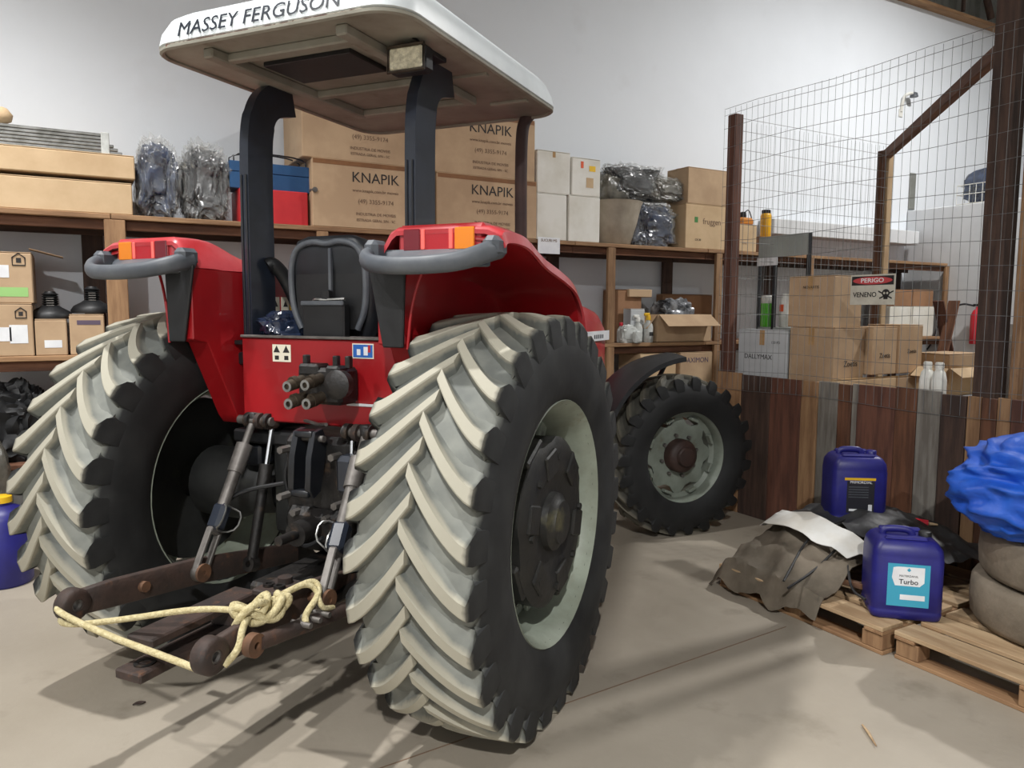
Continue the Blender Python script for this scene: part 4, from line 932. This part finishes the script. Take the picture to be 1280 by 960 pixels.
# platform, rear panel, deck
MB().box((0, .45, 1.07), (.96, 1.2, .06), ch=.01).build('platform', 'black_plastic', TR)
rp = MB().box((.035, -.15, 1.335), (.865, .025, .37), ch=.006).build('rear_panel', 'red_paint', TR)
MB().box((.035, -.155, 1.526), (.86, .04, .012), ch=.003).build('panel_edge', 'steel_dull', rp)
MB().box((.455, -.18, 1.455), (.03, .03, .13), rot(0, 0, 0), ch=.004).build('side_edge', 'red_edge', rp)
MB().box((.27, -.166, 1.25), (.2, .006, .012), ch=.002).build('trim_strip', 'paper', rp)
def sticker(px, py, w, h, m, nm='sticker'):
    # position on the rear panel plane
    return MB().box((px, -.1645, py), (w, .002, h)).build(nm, m, rp)
sticker(-.17, 1.455, .1, .075, 'sticker_white')
for dx in (-.026, .026):
    g = MB(); g.prism([(-.018, -.014), (.018, -.014), (0, .016)], 0, .0008); g.build('warning_triangle', 'ink', rp, M=tr(-.17+dx, -.166, 1.472) @ FRONT)
    MB().box((-.17+dx, -.166, 1.435), (.022, .001, .018)).build('pictogram', 'ink', rp)
sticker(.255, 1.475, .105, .062, 'sticker_white'); MB().box((.255, -.1662, 1.475), (.096, .001, .053)).build('sticker_field', 'sticker_blue', rp)
MB().box((.27, -.167, 1.475), (.02, .001, .035), rot(0, 0, 0)).box((.235, -.167, 1.47), (.018, .001, .025)).build('pictogram', 'paper', rp); MB().box((.287, -.1672, 1.485), (.012, .001, .03)).build('pictogram', 'lens_red', rp)
MB().box((0, .05, 1.495), (.93, .38, .02), ch=.004).build('deck', 'black_plastic', TR)

# seat
st = MB(); rings = []
for k, (z, w, y, th) in enumerate([(1.53, .36, .03, .08), (1.60, .43, .02, .10), (1.70, .455, .01, .105), (1.80, .45, .0, .10), (1.89, .42, -.012, .095), (1.945, .35, -.018, .08), (1.965, .24, -.02, .05)]):
    rings.append([(x, y+yy, z) for x, yy in rrect(w, th, th*.42, 4)])
bk = st.loft(rings).build('seat_backrest', 'vinyl', TR, smooth=50)
outl = [(x, z) for x, z in [(-.15, 1.56), (-.19, 1.64), (-.2, 1.75), (-.195, 1.85), (-.16, 1.92), (-.07, 1.942), (0, 1.925), (.07, 1.942), (.16, 1.92), (.195, 1.85), (.2, 1.75), (.19, 1.64), (.15, 1.56)]]
MB().tube(chaikin([(x, -.05-.03*(z-1.56), z) for x, z in outl], 2), .014, 8).build('piping', 'grey_plastic', bk)
MB().prism([(x*.9, z) for x, z in outl], 0, .008, tr(0, -.042, .0) @ FRONT).build('back_shell', 'black_plastic', bk)
MB().box((.02, -.062, 1.80), (.014, .02, .22), rot(0, 0, 0), ch=.003).build('spine_bar', 'grey_plastic', bk)
MB().tube(chaikin([(-.07, -.07, 1.665), (-.05, -.09, 1.69), (.0, -.09, 1.685), (.11, -.085, 1.69)], 1), .008, 6).build('adjust_lever', 'steel', bk)
MB().box((.01, -.075, 1.70), (.04, .04, .06), ch=.006).build('lever_block', 'black_plastic', bk)
sb = MB().box((.01, -.085, 1.59), (.22, .05, .17), ch=.008).build('suspension_box', 'black_plastic', TR)
MB().box((.01, -.112, 1.672), (.225, .012, .02), ch=.004).build('lip', 'grey_plastic', sb)
MB().box((0, .26, 1.585), (.46, .44, .12), ch=.04).build('seat_cushion', 'vinyl', TR)
MB().tube(chaikin([(-.40, .02, 1.845), (-.385, .04, 1.86), (-.36, .09, 1.80), (-.325, .14, 1.66), (-.31, .18, 1.54)], 2), .034, 10, flat=1.0).build('side_lever_cover', 'black_plastic', TR)
for y, m, h in ((.0, 'sticker_white', .1), (.07, 'sticker_white', .1), (.13, 'yellow', .07)):
    MB().box((-.4645, y+.14, 1.655-(.015 if m == 'yellow' else 0)), (.003, .055, h)).build('wall_sticker', m, TR)
for y in (.14, .21):
    g = MB(); g.prism([(-.016, -.014), (.016, -.014), (0, .016)], 0, .001); g.build('warning_triangle', 'ink', TR, M=tr(-.4628, y, 1.672) @ Matrix(((0, 0, 1, 0), (-1, 0, 0, 0), (0, 1, 0, 0), (0, 0, 0, 1))))

# roll-over posts
for s in (1, -1):
    F = Matrix.Diagonal((s, 1, 1, 1)); g = MB(); rings = []
    c = chaikin([(0, .0, .98), (0, .0, 1.6), (0, .0, 2.30), (0, .015, 2.50), (0, .085, 2.61), (0, .24, 2.645)], 3)
    for i, q in enumerate(c):
        a = c[max(0, i-1)]; b = c[min(len(c)-1, i+1)]; t_ = (b-a).normalized(); nn = Vector((0, -t_.z, t_.y)); nn = nn if nn.y <= 0 or True else -nn
        dd = .08 if q.z < 2.5 else .075
        sec = [(.41, -dd), (.46, -dd), (.46, dd), (.41, dd)]
        rings.append([(x, q.y+nn.y*(-yy), q.z+nn.z*(-yy)) for x, yy in sec])
    po = g.loft(rings).build('rollbar_post', 'post_paint', TR, M=F, smooth=30)
    for x in (.422, .448): MB().box((x, -.083, 1.80), (.008, .006, .9), ch=.002).build('edge_rib', 'black_paint', po)
    MB().box((.435, -.05, 1.42), (.16, .12, .06), ch=.008).build('bracket', 'black_paint', po)
    MB().box((.40, -.02, .98), (.12, .22, .10), ch=.012).build('foot', 'black_paint', po)

# canopy
ZC = 2.68
def ring(w, l, z, r, cx=.055, cy=.29): return [(cx+x, cy+y, z) for x, y in rrect(w, l, r, 6)]
cn = MB().loft([ring(1.17, 1.56, ZC, .13), ring(1.195, 1.585, ZC+.006, .14), ring(1.18, 1.57, ZC+.05, .14), ring(1.14, 1.52, ZC+.105, .15), ring(1.10, 1.45, ZC+.13, .16), ring(.6, .8, ZC+.15, .16)]).build('canopy', 'canopy_white', TR, smooth=50)
# underside skin set inside the rim, with ribs
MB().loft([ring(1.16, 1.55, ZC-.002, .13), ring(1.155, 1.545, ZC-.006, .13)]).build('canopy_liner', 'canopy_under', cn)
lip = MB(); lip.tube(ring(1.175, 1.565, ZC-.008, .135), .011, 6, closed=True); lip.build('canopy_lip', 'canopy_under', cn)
mat('rim_rust', (96, 52, 38), (190, 182, 166), sc=26, rough=.8, lo=.48, hi=.56)
MB().box((.04, -.492, ZC-.006), (.93, .016, .018), ch=.004).build('rust_edge', 'rim_rust', cn)
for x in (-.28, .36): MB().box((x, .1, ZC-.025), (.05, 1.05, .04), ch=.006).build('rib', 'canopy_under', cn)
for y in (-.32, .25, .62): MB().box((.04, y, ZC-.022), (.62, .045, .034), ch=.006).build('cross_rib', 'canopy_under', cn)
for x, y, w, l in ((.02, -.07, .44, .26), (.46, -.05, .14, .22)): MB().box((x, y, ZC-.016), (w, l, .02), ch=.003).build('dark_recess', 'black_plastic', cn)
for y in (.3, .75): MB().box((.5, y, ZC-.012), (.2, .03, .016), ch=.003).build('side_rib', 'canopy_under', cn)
def roof_txt(): return txt('MASSEY FERGUSON', .086, 'post_paint', cn, tr(.03, -.4975, ZC+.046) @ rot(PI/2-.28, 0, 0), sx=1.02)
roof_txt()
# work lamp
wl = MB().box((.50, -.17, 2.60), (.165, .07, .10), ch=.012).build('work_lamp', 'black_plastic', TR)
MB().box((.50, -.208, 2.60), (.145, .012, .082), ch=.006).build('lamp_glass', 'lamp_glass', wl); MB().box((.50, -.14, 2.665), (.05, .04, .06), ch=.006).build('bracket', 'rust', wl)
g = MB(); g.tube([(.42, -.209, 2.554), (.58, -.209, 2.554), (.58, -.209, 2.646), (.42, -.209, 2.646)], .007, 6, closed=True); g.build('bezel', 'brass_dull', wl)
MB().tube(chaikin([(.53, -.15, 2.65), (.54, -.18, 2.67), (.52, -.2, 2.675), (.5, -.14, 2.69)], 2), .004, 5).build('wire', 'black_plastic', wl)

# bonnet, engine, exhaust
rings = []
for y, w, zt, zb in ((.95, .60, 1.66, 1.15), (1.2, .64, 1.72, 1.10), (2.0, .66, 1.72, 1.08), (2.6, .66, 1.70, 1.05), (2.9, .64, 1.66, 1.02), (3.08, .60, 1.59, 1.0), (3.18, .52, 1.47, .98), (3.21, .46, 1.3, .97)):
    h = zt-zb; rings.append([(x, y, (zt+zb)/2+zz) for x, zz in rrect(w, h, .13, 5)])
bn_ = MB().loft(rings).build('bonnet', 'red_dust_lit', TR, smooth=40)
MB().box((.334, 2.45, 1.455), (.004, 1.25, .075), ch=.001).build('side_stripe', 'paper', bn_)
for k in range(5): MB().box((.3368, 2.70+.05*k, 1.45), (.001, .03, .03)).build('stripe_mark', 'grey_plastic', bn_)
MB().box((0, 2.1, .93), (.46, 2.2, .32), ch=.04).build('engine_block', 'housing_grey', TR)
MB().box((0, .55, .80), (.5, 1.2, .55), ch=.06).build('transmission', 'housing_grey', TR)
MB().box((0, .12, .85), (.62, .5, .52), ch=.06).build('rear_housing', 'housing_grey', TR)
MB().box((.0, 1.0, 1.35), (.62, .12, .62), ch=.02).build('dash_console', 'black_plastic', TR)
g = MB(); g.tube(chaikin([(.44, 1.05, 1.3), (.44, 1.05, 1.9), (.435, 1.05, 2.55), (.45, 1.07, 2.68), (.53, 1.13, 2.73)], 3), .033, 12); g.build('exhaust_pipe', 'exhaust', TR)
# left side step tank
MB().box((-.3, 1.2, 1.2), (.35, .5, .2), ch=.03).build('fuel_tank', 'black_plastic', TR)

# ------------------------------------------------------------------ remote valves
vb = MB().box((.13, -.235, 1.335), (.22, .13, .15), ch=.015).box((.20, -.27, 1.39), (.07, .07, .06), ch=.01).box((.08, -.26, 1.40), (.1, .09, .05), ch=.01).build('valve_block', 'greasy', TR)
for x, z in ((.055, 1.345), (.145, 1.355), (.06, 1.275), (.15, 1.28)):
    c_ = MB().cyl((x, -.27, z+.02), (x-.02, -.37, z-.008), .023, n=14).cyl((x-.012, -.33, z+.006), (x-.016, -.35, z+.002), .028, n=14).build('coupler', 'brass_dull', vb)
    MB().lathe([(.012, 0), (.022, 0), (.022, .006), (.012, .006)], 14, closed=True).build('coupler_ring', 'steel', c_, M=tr(x-.02, -.372, z-.009) @ rot(PI/2, 0, 0))
MB().lathe([(.02, 0), (.055, .01), (.06, .05), (.03, .07)], 16).build('knob', 'greasy', vb, M=tr(.25, -.29, 1.35) @ rot(PI/2, 0, 0))
for x in (.05, .2, .26): MB().box((x, -.27, 1.435), (.022, .03, .05), ch=.004).build('lever', 'greasy', vb)
MB().tube([(-.15, -.12, 1.17), (.05, -.2, 1.16), (.12, -.24, 1.17)], .008, 6).build('cross_rod', 'steel_dull', vb)

# ------------------------------------------------------------------ three-point hitch
for s, xe_, ye, xp, yp, zp, xb_, yb_, zb_ in ((-1, .335, -.17, .385, -.51, .56, .39, -1.03, .60), (1, .33, -.26, .375, -.66, .62, .36, -1.13, .60)):
    F = Matrix.Diagonal((s, 1, 1, 1)); E = Vector((xe_, ye, 1.15)); Pp = Vector((xp, yp, zp)); Pr = Vector((xp-.055 if s < 0 else xp+.045, yp, zp))
    # lift arm
    a = Vector((.24, .12, 1.08)); d = E-a
    la = MB().loft([[(p_.x+q.x, p_.y+q.y, p_.z+q.z) for q in (Vector((-.022, 0, -h_)), Vector((.022, 0, -h_)), Vector((.022, 0, h_)), Vector((-.022, 0, h_)))] for p_, h_ in ((a, .06), (a+d*.6, .045), (E+d*.06, .035))]).build('lift_arm', 'greasy', TR, M=F, bev=.006)
    MB().cyl((xe_-.11, ye, 1.15), (xe_+.08, ye, 1.15), .02, n=14).build('arm_pin', 'steel_dull', la)
    for k in (-.085, -.04, .02): MB().lathe([(.02, -.012), (.036, -.012), (.036, .012), (.02, .012)], 18, AXX, closed=True).build('collar', 'rust' if k == -.04 else 'greasy', la, M=tr(xe_+k, ye, 1.15))
    # lift rod: upper barrel, turnbuckle with wire clip, slotted fork
    dv = Pr-E; Lr = dv.length; Mr = F @ tr(*E) @ dv.to_track_quat('Z', 'X').to_matrix().to_4x4()
    lr = MB().cyl((0, 0, .02), (0, 0, Lr*.22), .017, n=10).cyl((0, 0, Lr*.17), (0, 0, Lr*.36), .036, .034, n=16).cyl((0, 0, Lr*.36), (0, 0, Lr*.58), .026, n=14).build('lift_rod', 'steel_dull', TR, M=Mr)
    tb = MB().box((0, 0, Lr*.655), (.062, .066, Lr*.17), ch=.014).build('turnbuckle', 'post_paint', lr)
    MB().tube(chaikin([(-.03, .03, Lr*.58), (-.05, .07, Lr*.60), (-.05, .07, Lr*.70), (-.03, .03, Lr*.74), (.03, .03, Lr*.74), (.05, .07, Lr*.70), (.05, .07, Lr*.6), (.03, .03, Lr*.58)], 1, True), .004, 5, closed=True).build('wire_clip', 'steel', tb)
    fk = MB()
    for x in (-.028, .028): fk.box((x, 0, Lr*.87), (.018, .03, Lr*.28), ch=.004)
    fk.box((0, 0, Lr*.745), (.07, .032, Lr*.04), ch=.006); fk.cyl((0, -.016, Lr), (0, .016, Lr), .038, n=16); fk.build('slotted_fork', 'steel_dull', lr)
    # lower link plate
    B = Vector((xb_, yb_, zb_)); A0 = Vector((.27, .02, .50))
    def pl(p_, h_): return [(p_.x-.016, p_.y, p_.z-h_), (p_.x+.016, p_.y, p_.z-h_), (p_.x+.016, p_.y, p_.z+h_), (p_.x-.016, p_.y, p_.z+h_)]
    lk = MB().loft([pl(A0, .045), pl(Pp+Vector((-.03, .0, .0)), .055), pl(B+(Pp-B)*.3, .052), pl(B+(Pp-B)*.06, .045)]).build('lower_link', 'rust', TR, M=F, bev=.005)
    MB().lathe([(.022, -.03), (.05, -.03), (.058, -.02), (.058, .02), (.05, .03), (.022, .03)], 24, AXX, closed=True).build('ball_eye', 'rust', lk, M=tr(*B))
    MB().lathe([(.016, -.026), (.032, -.022), (.036, 0), (.032, .022), (.016, .026)], 16, AXX, closed=True).build('ball', 'steel_dull', lk, M=tr(*B))
    pb = MB().cyl((xp-.08, yp, zp), (xp+.07, yp, zp), .018, n=12).build('link_pin', 'rust_orange', lk)
    MB().lathe([(.01, 0), (.038, 0), (.038, .012), (.01, .012)], 16, AXX, closed=True).build('washer', 'rust_orange', lk, M=tr(xp-.082 if s < 0 else xp+.062, yp, zp))
    q = B+(Pp-B)*.52; MB().cyl((q.x-.045, q.y, q.z), (q.x-.015, q.y, q.z), .022, n=8).build('bolt', 'rust_orange', lk)
    # assist cylinder
    c0 = Vector((xe_-.085, ye+.03, 1.145)); c1 = Vector((.26, -.29, .53) if s < 0 else (.27, -.30, .55)); dc = c1-c0; Lc = dc.length; Mc = F @ tr(*c0) @ dc.to_track_quat('Z', 'X').to_matrix().to_4x4()
    ac = MB().cyl((0, 0, Lc*.3), (0, 0, Lc*.46), .03, n=14).cyl((0, 0, Lc*.46), (0, 0, Lc*.96), .023, n=14).build('assist_cylinder', 'greasy', TR, M=Mc)
    MB().cyl((0, 0, .02), (0, 0, Lc*.31), .013, n=14).build('chrome_rod', 'chrome', ac)
    MB().lathe([(.014, -.02), (.034, -.02), (.034, .02), (.014, .02)], 16, AXX, closed=True).build('eye', 'greasy', ac, M=tr(0, 0, Lc*.99))
    MB().lathe([(.0, -.02), (.03, -.015), (.034, 0), (.03, .015), (.0, .02)], 16, AXX).build('rod_eye', 'rust', ac)
# stabiliser tube on the right link
sbz = MB().tube([(.43, -1.0, .60), (.46, -.7, .575), (.45, -.1, .5)], .026, 12).build('stabiliser', 'rust', TR)
for y in (-.83, -.78, -.73): MB().cyl((.42, y, .60), (.50, y, .60), .01, n=8).build('stabiliser_pin', 'steel_dull', sbz)
MB().lathe([(.012, -.015), (.038, -.015), (.038, .015), (.012, .015)], 18, AXX, closed=True).build('stabiliser_eye', 'rust_orange', sbz, M=tr(.43, -1.02, .60))
# top-link bracket, power take-off, rear casting
tl = MB()
for x in (.035, .12): tl.prism([(-.37, .92), (-.345, .88), (-.30, .90), (-.25, 1.1), (-.28, 1.16), (-.33, 1.15), (-.36, 1.05)], x-.014, x+.014, Matrix(((0, 0, 1, 0), (1, 0, 0, 0), (0, 1, 0, 0), (0, 0, 0, 1))))
tlb = tl.box((.077, -.31, 1.14), (.09, .06, .03), ch=.006).box((.077, -.345, .90), (.09, .05, .03), ch=.006).build('top_link_bracket', 'black_paint', TR, bev=.004)
MB().cyl((.0, -.30, 1.12), (.155, -.30, 1.12), .014, n=10).build('pin', 'steel_dull', tlb)
rc = MB().box((.08, -.16, .95), (.36, .2, .34), ch=.03).box((.08, -.2, .74), (.3, .2, .16), ch=.03).build('rear_casting', 'greasy', TR)
for x, z in ((-.06, 1.06), (.2, 1.05), (-.07, .86), (.21, .85), (.0, .80), (.16, .79), (.08, .70)): MB().cyl((x, -.25, z), (x, -.32, z), .016, n=6).build('bolt', 'steel_dull', rc)
MB().cyl((.08, -.28, .74), (.08, -.40, .74), .055, .05, n=20).cyl((.08, -.4, .74), (.08, -.5, .74), .02, n=12).build('power_take_off', 'greasy', rc)
MB().box((.26, -.27, .98), (.09, .1, .16), ch=.02).build('sensor_box', 'post_paint', rc)
cr = MB(); cr.prism([(math.cos(a)*.13, math.sin(a)*.13) for a in [PI*.55+PI*.7*k/14 for k in range(15)]]+[(math.cos(a)*.09, math.sin(a)*.09) for a in [PI*1.25-PI*.7*k/14 for k in range(15)]], -.015, .015); cr.build('quadrant', 'greasy', rc, M=tr(.30, -.3, .95) @ Matrix(((0, 0, 1, 0), (-1, 0, 0, 0), (0, 1, 0, 0), (0, 0, 0, 1))))
for a_, b_, c_ in (((-.1, -.22, .9), (-.3, -.3, .86), (-.36, -.34, .8)), ((.0, -.3, .68), (.15, -.42, .70), (.25, -.44, .76)), ((-.02, -.2, 1.12), (-.1, -.26, .98), (-.08, -.24, .82))): MB().tube(chaikin([a_, b_, c_], 2), .009, 6).build('hydraulic_hose', 'black_plastic', rc)
# draw bar
db = MB().box((-.04, -.72, .435), (.12, .76, .035), ch=.006).build('drawbar', 'rust', TR, M=rot(0, 0, 0))
MB().box((-.04, -.80, .535), (.12, .50, .032), ch=.006).build('drawbar_top_jaw', 'rust', db); MB().box((-.04, -.62, .485), (.11, .14, .07), ch=.006).build('drawbar_spacer', 'rust', db)
MB().lathe([(.022, 0), (.036, 0), (.036, .004), (.022, .004)], 16, closed=True).build('pin_hole', 'greasy', db, M=tr(-.04, -1.03, .4525))
hp = MB().box((.22, -.60, .60), (.24, .15, .025), ch=.006).build('hitch_plate', 'rust', TR)
for x in (.14, .19, .27, .31): MB().lathe([(.012, 0), (.022, 0), (.022, .012), (.012, .012)], 14, closed=True).build('plate_hole', 'greasy', hp, M=tr(x, -.625, .612))
MB().cyl((.17, -.57, .612), (.17, -.57, .635), .028, n=12).build('plate_bolt', 'rust', hp); MB().box((.2, -.40, .55), (.3, .3, .05), ch=.01).build('plate_frame', 'greasy', hp)
MB().box((.0, -.2, .48), (.26, .5, .10), ch=.015).build('drawbar_frame', 'greasy', TR)

# ------------------------------------------------------------------ rope tied between the link ends, bag on the deck
Mt = TR.matrix_basis.copy() if False else rot(0, 0, math.radians(-53.7))
rp_ = thing('rope', 'cream rope knotted between the two lower link arms of the tractor', 'rope', (0, 0, 0), math.radians(-53.7))
def rope(pts, r=.011, nm='strand', n=3): return MB().tube(chaikin(pts, n), r, 8).build(nm, 'rope', rp_)
rope([(-.41, -1.07, .605), (-.37, -1.10, .60), (-.1, -1.12, .575), (.15, -1.135, .565), (.355, -1.16, .565)])
rope([(-.43, -1.04, .565), (-.36, -1.10, .55), (-.1, -1.04, .60), (.15, -.97, .655), (.33, -.94, .665)])
kn = []
for k in range(40):
    a = k/39*2*PI*2.5; kn.append((.37+.055*math.sin(a), -.92+.075*math.cos(a*.8), .67+.028*math.sin(a*1.7)))
rope(kn, .013, 'knot', 1)
kn = []
for k in range(30):
    a = k/29*2*PI*1.5; kn.append((.36+.04*math.cos(a), -.95+.06*math.sin(a), .67+.04*math.sin(a*1.3)))
rope(kn, .013, 'knot', 1)
rope([(.37, -.97, .67), (.395, -1.03, .655), (.41, -1.06, .60), (.385, -1.1, .56)], .012)
rope([(.37, -.88, .68), (.38, -.76, .69), (.40, -.68, .695), (.44, -.70, .66), (.45, -.80, .62), (.47, -.82, .60)], .012)
rope([(.38, -.89, .675), (.39, -.75, .70), (.42, -.70, .68), (.47, -.74, .62), (.46, -.66, .595)], .010)
tag(lump('crumpled_bag', (Mt @ Vector((-.27, .02, 1.506)))[:], (.14, .1, .075), 71, 'navy_stuff', crease=.16), 'crumpled grey-blue plastic bag lying on the deck beside the seat', 'bag')
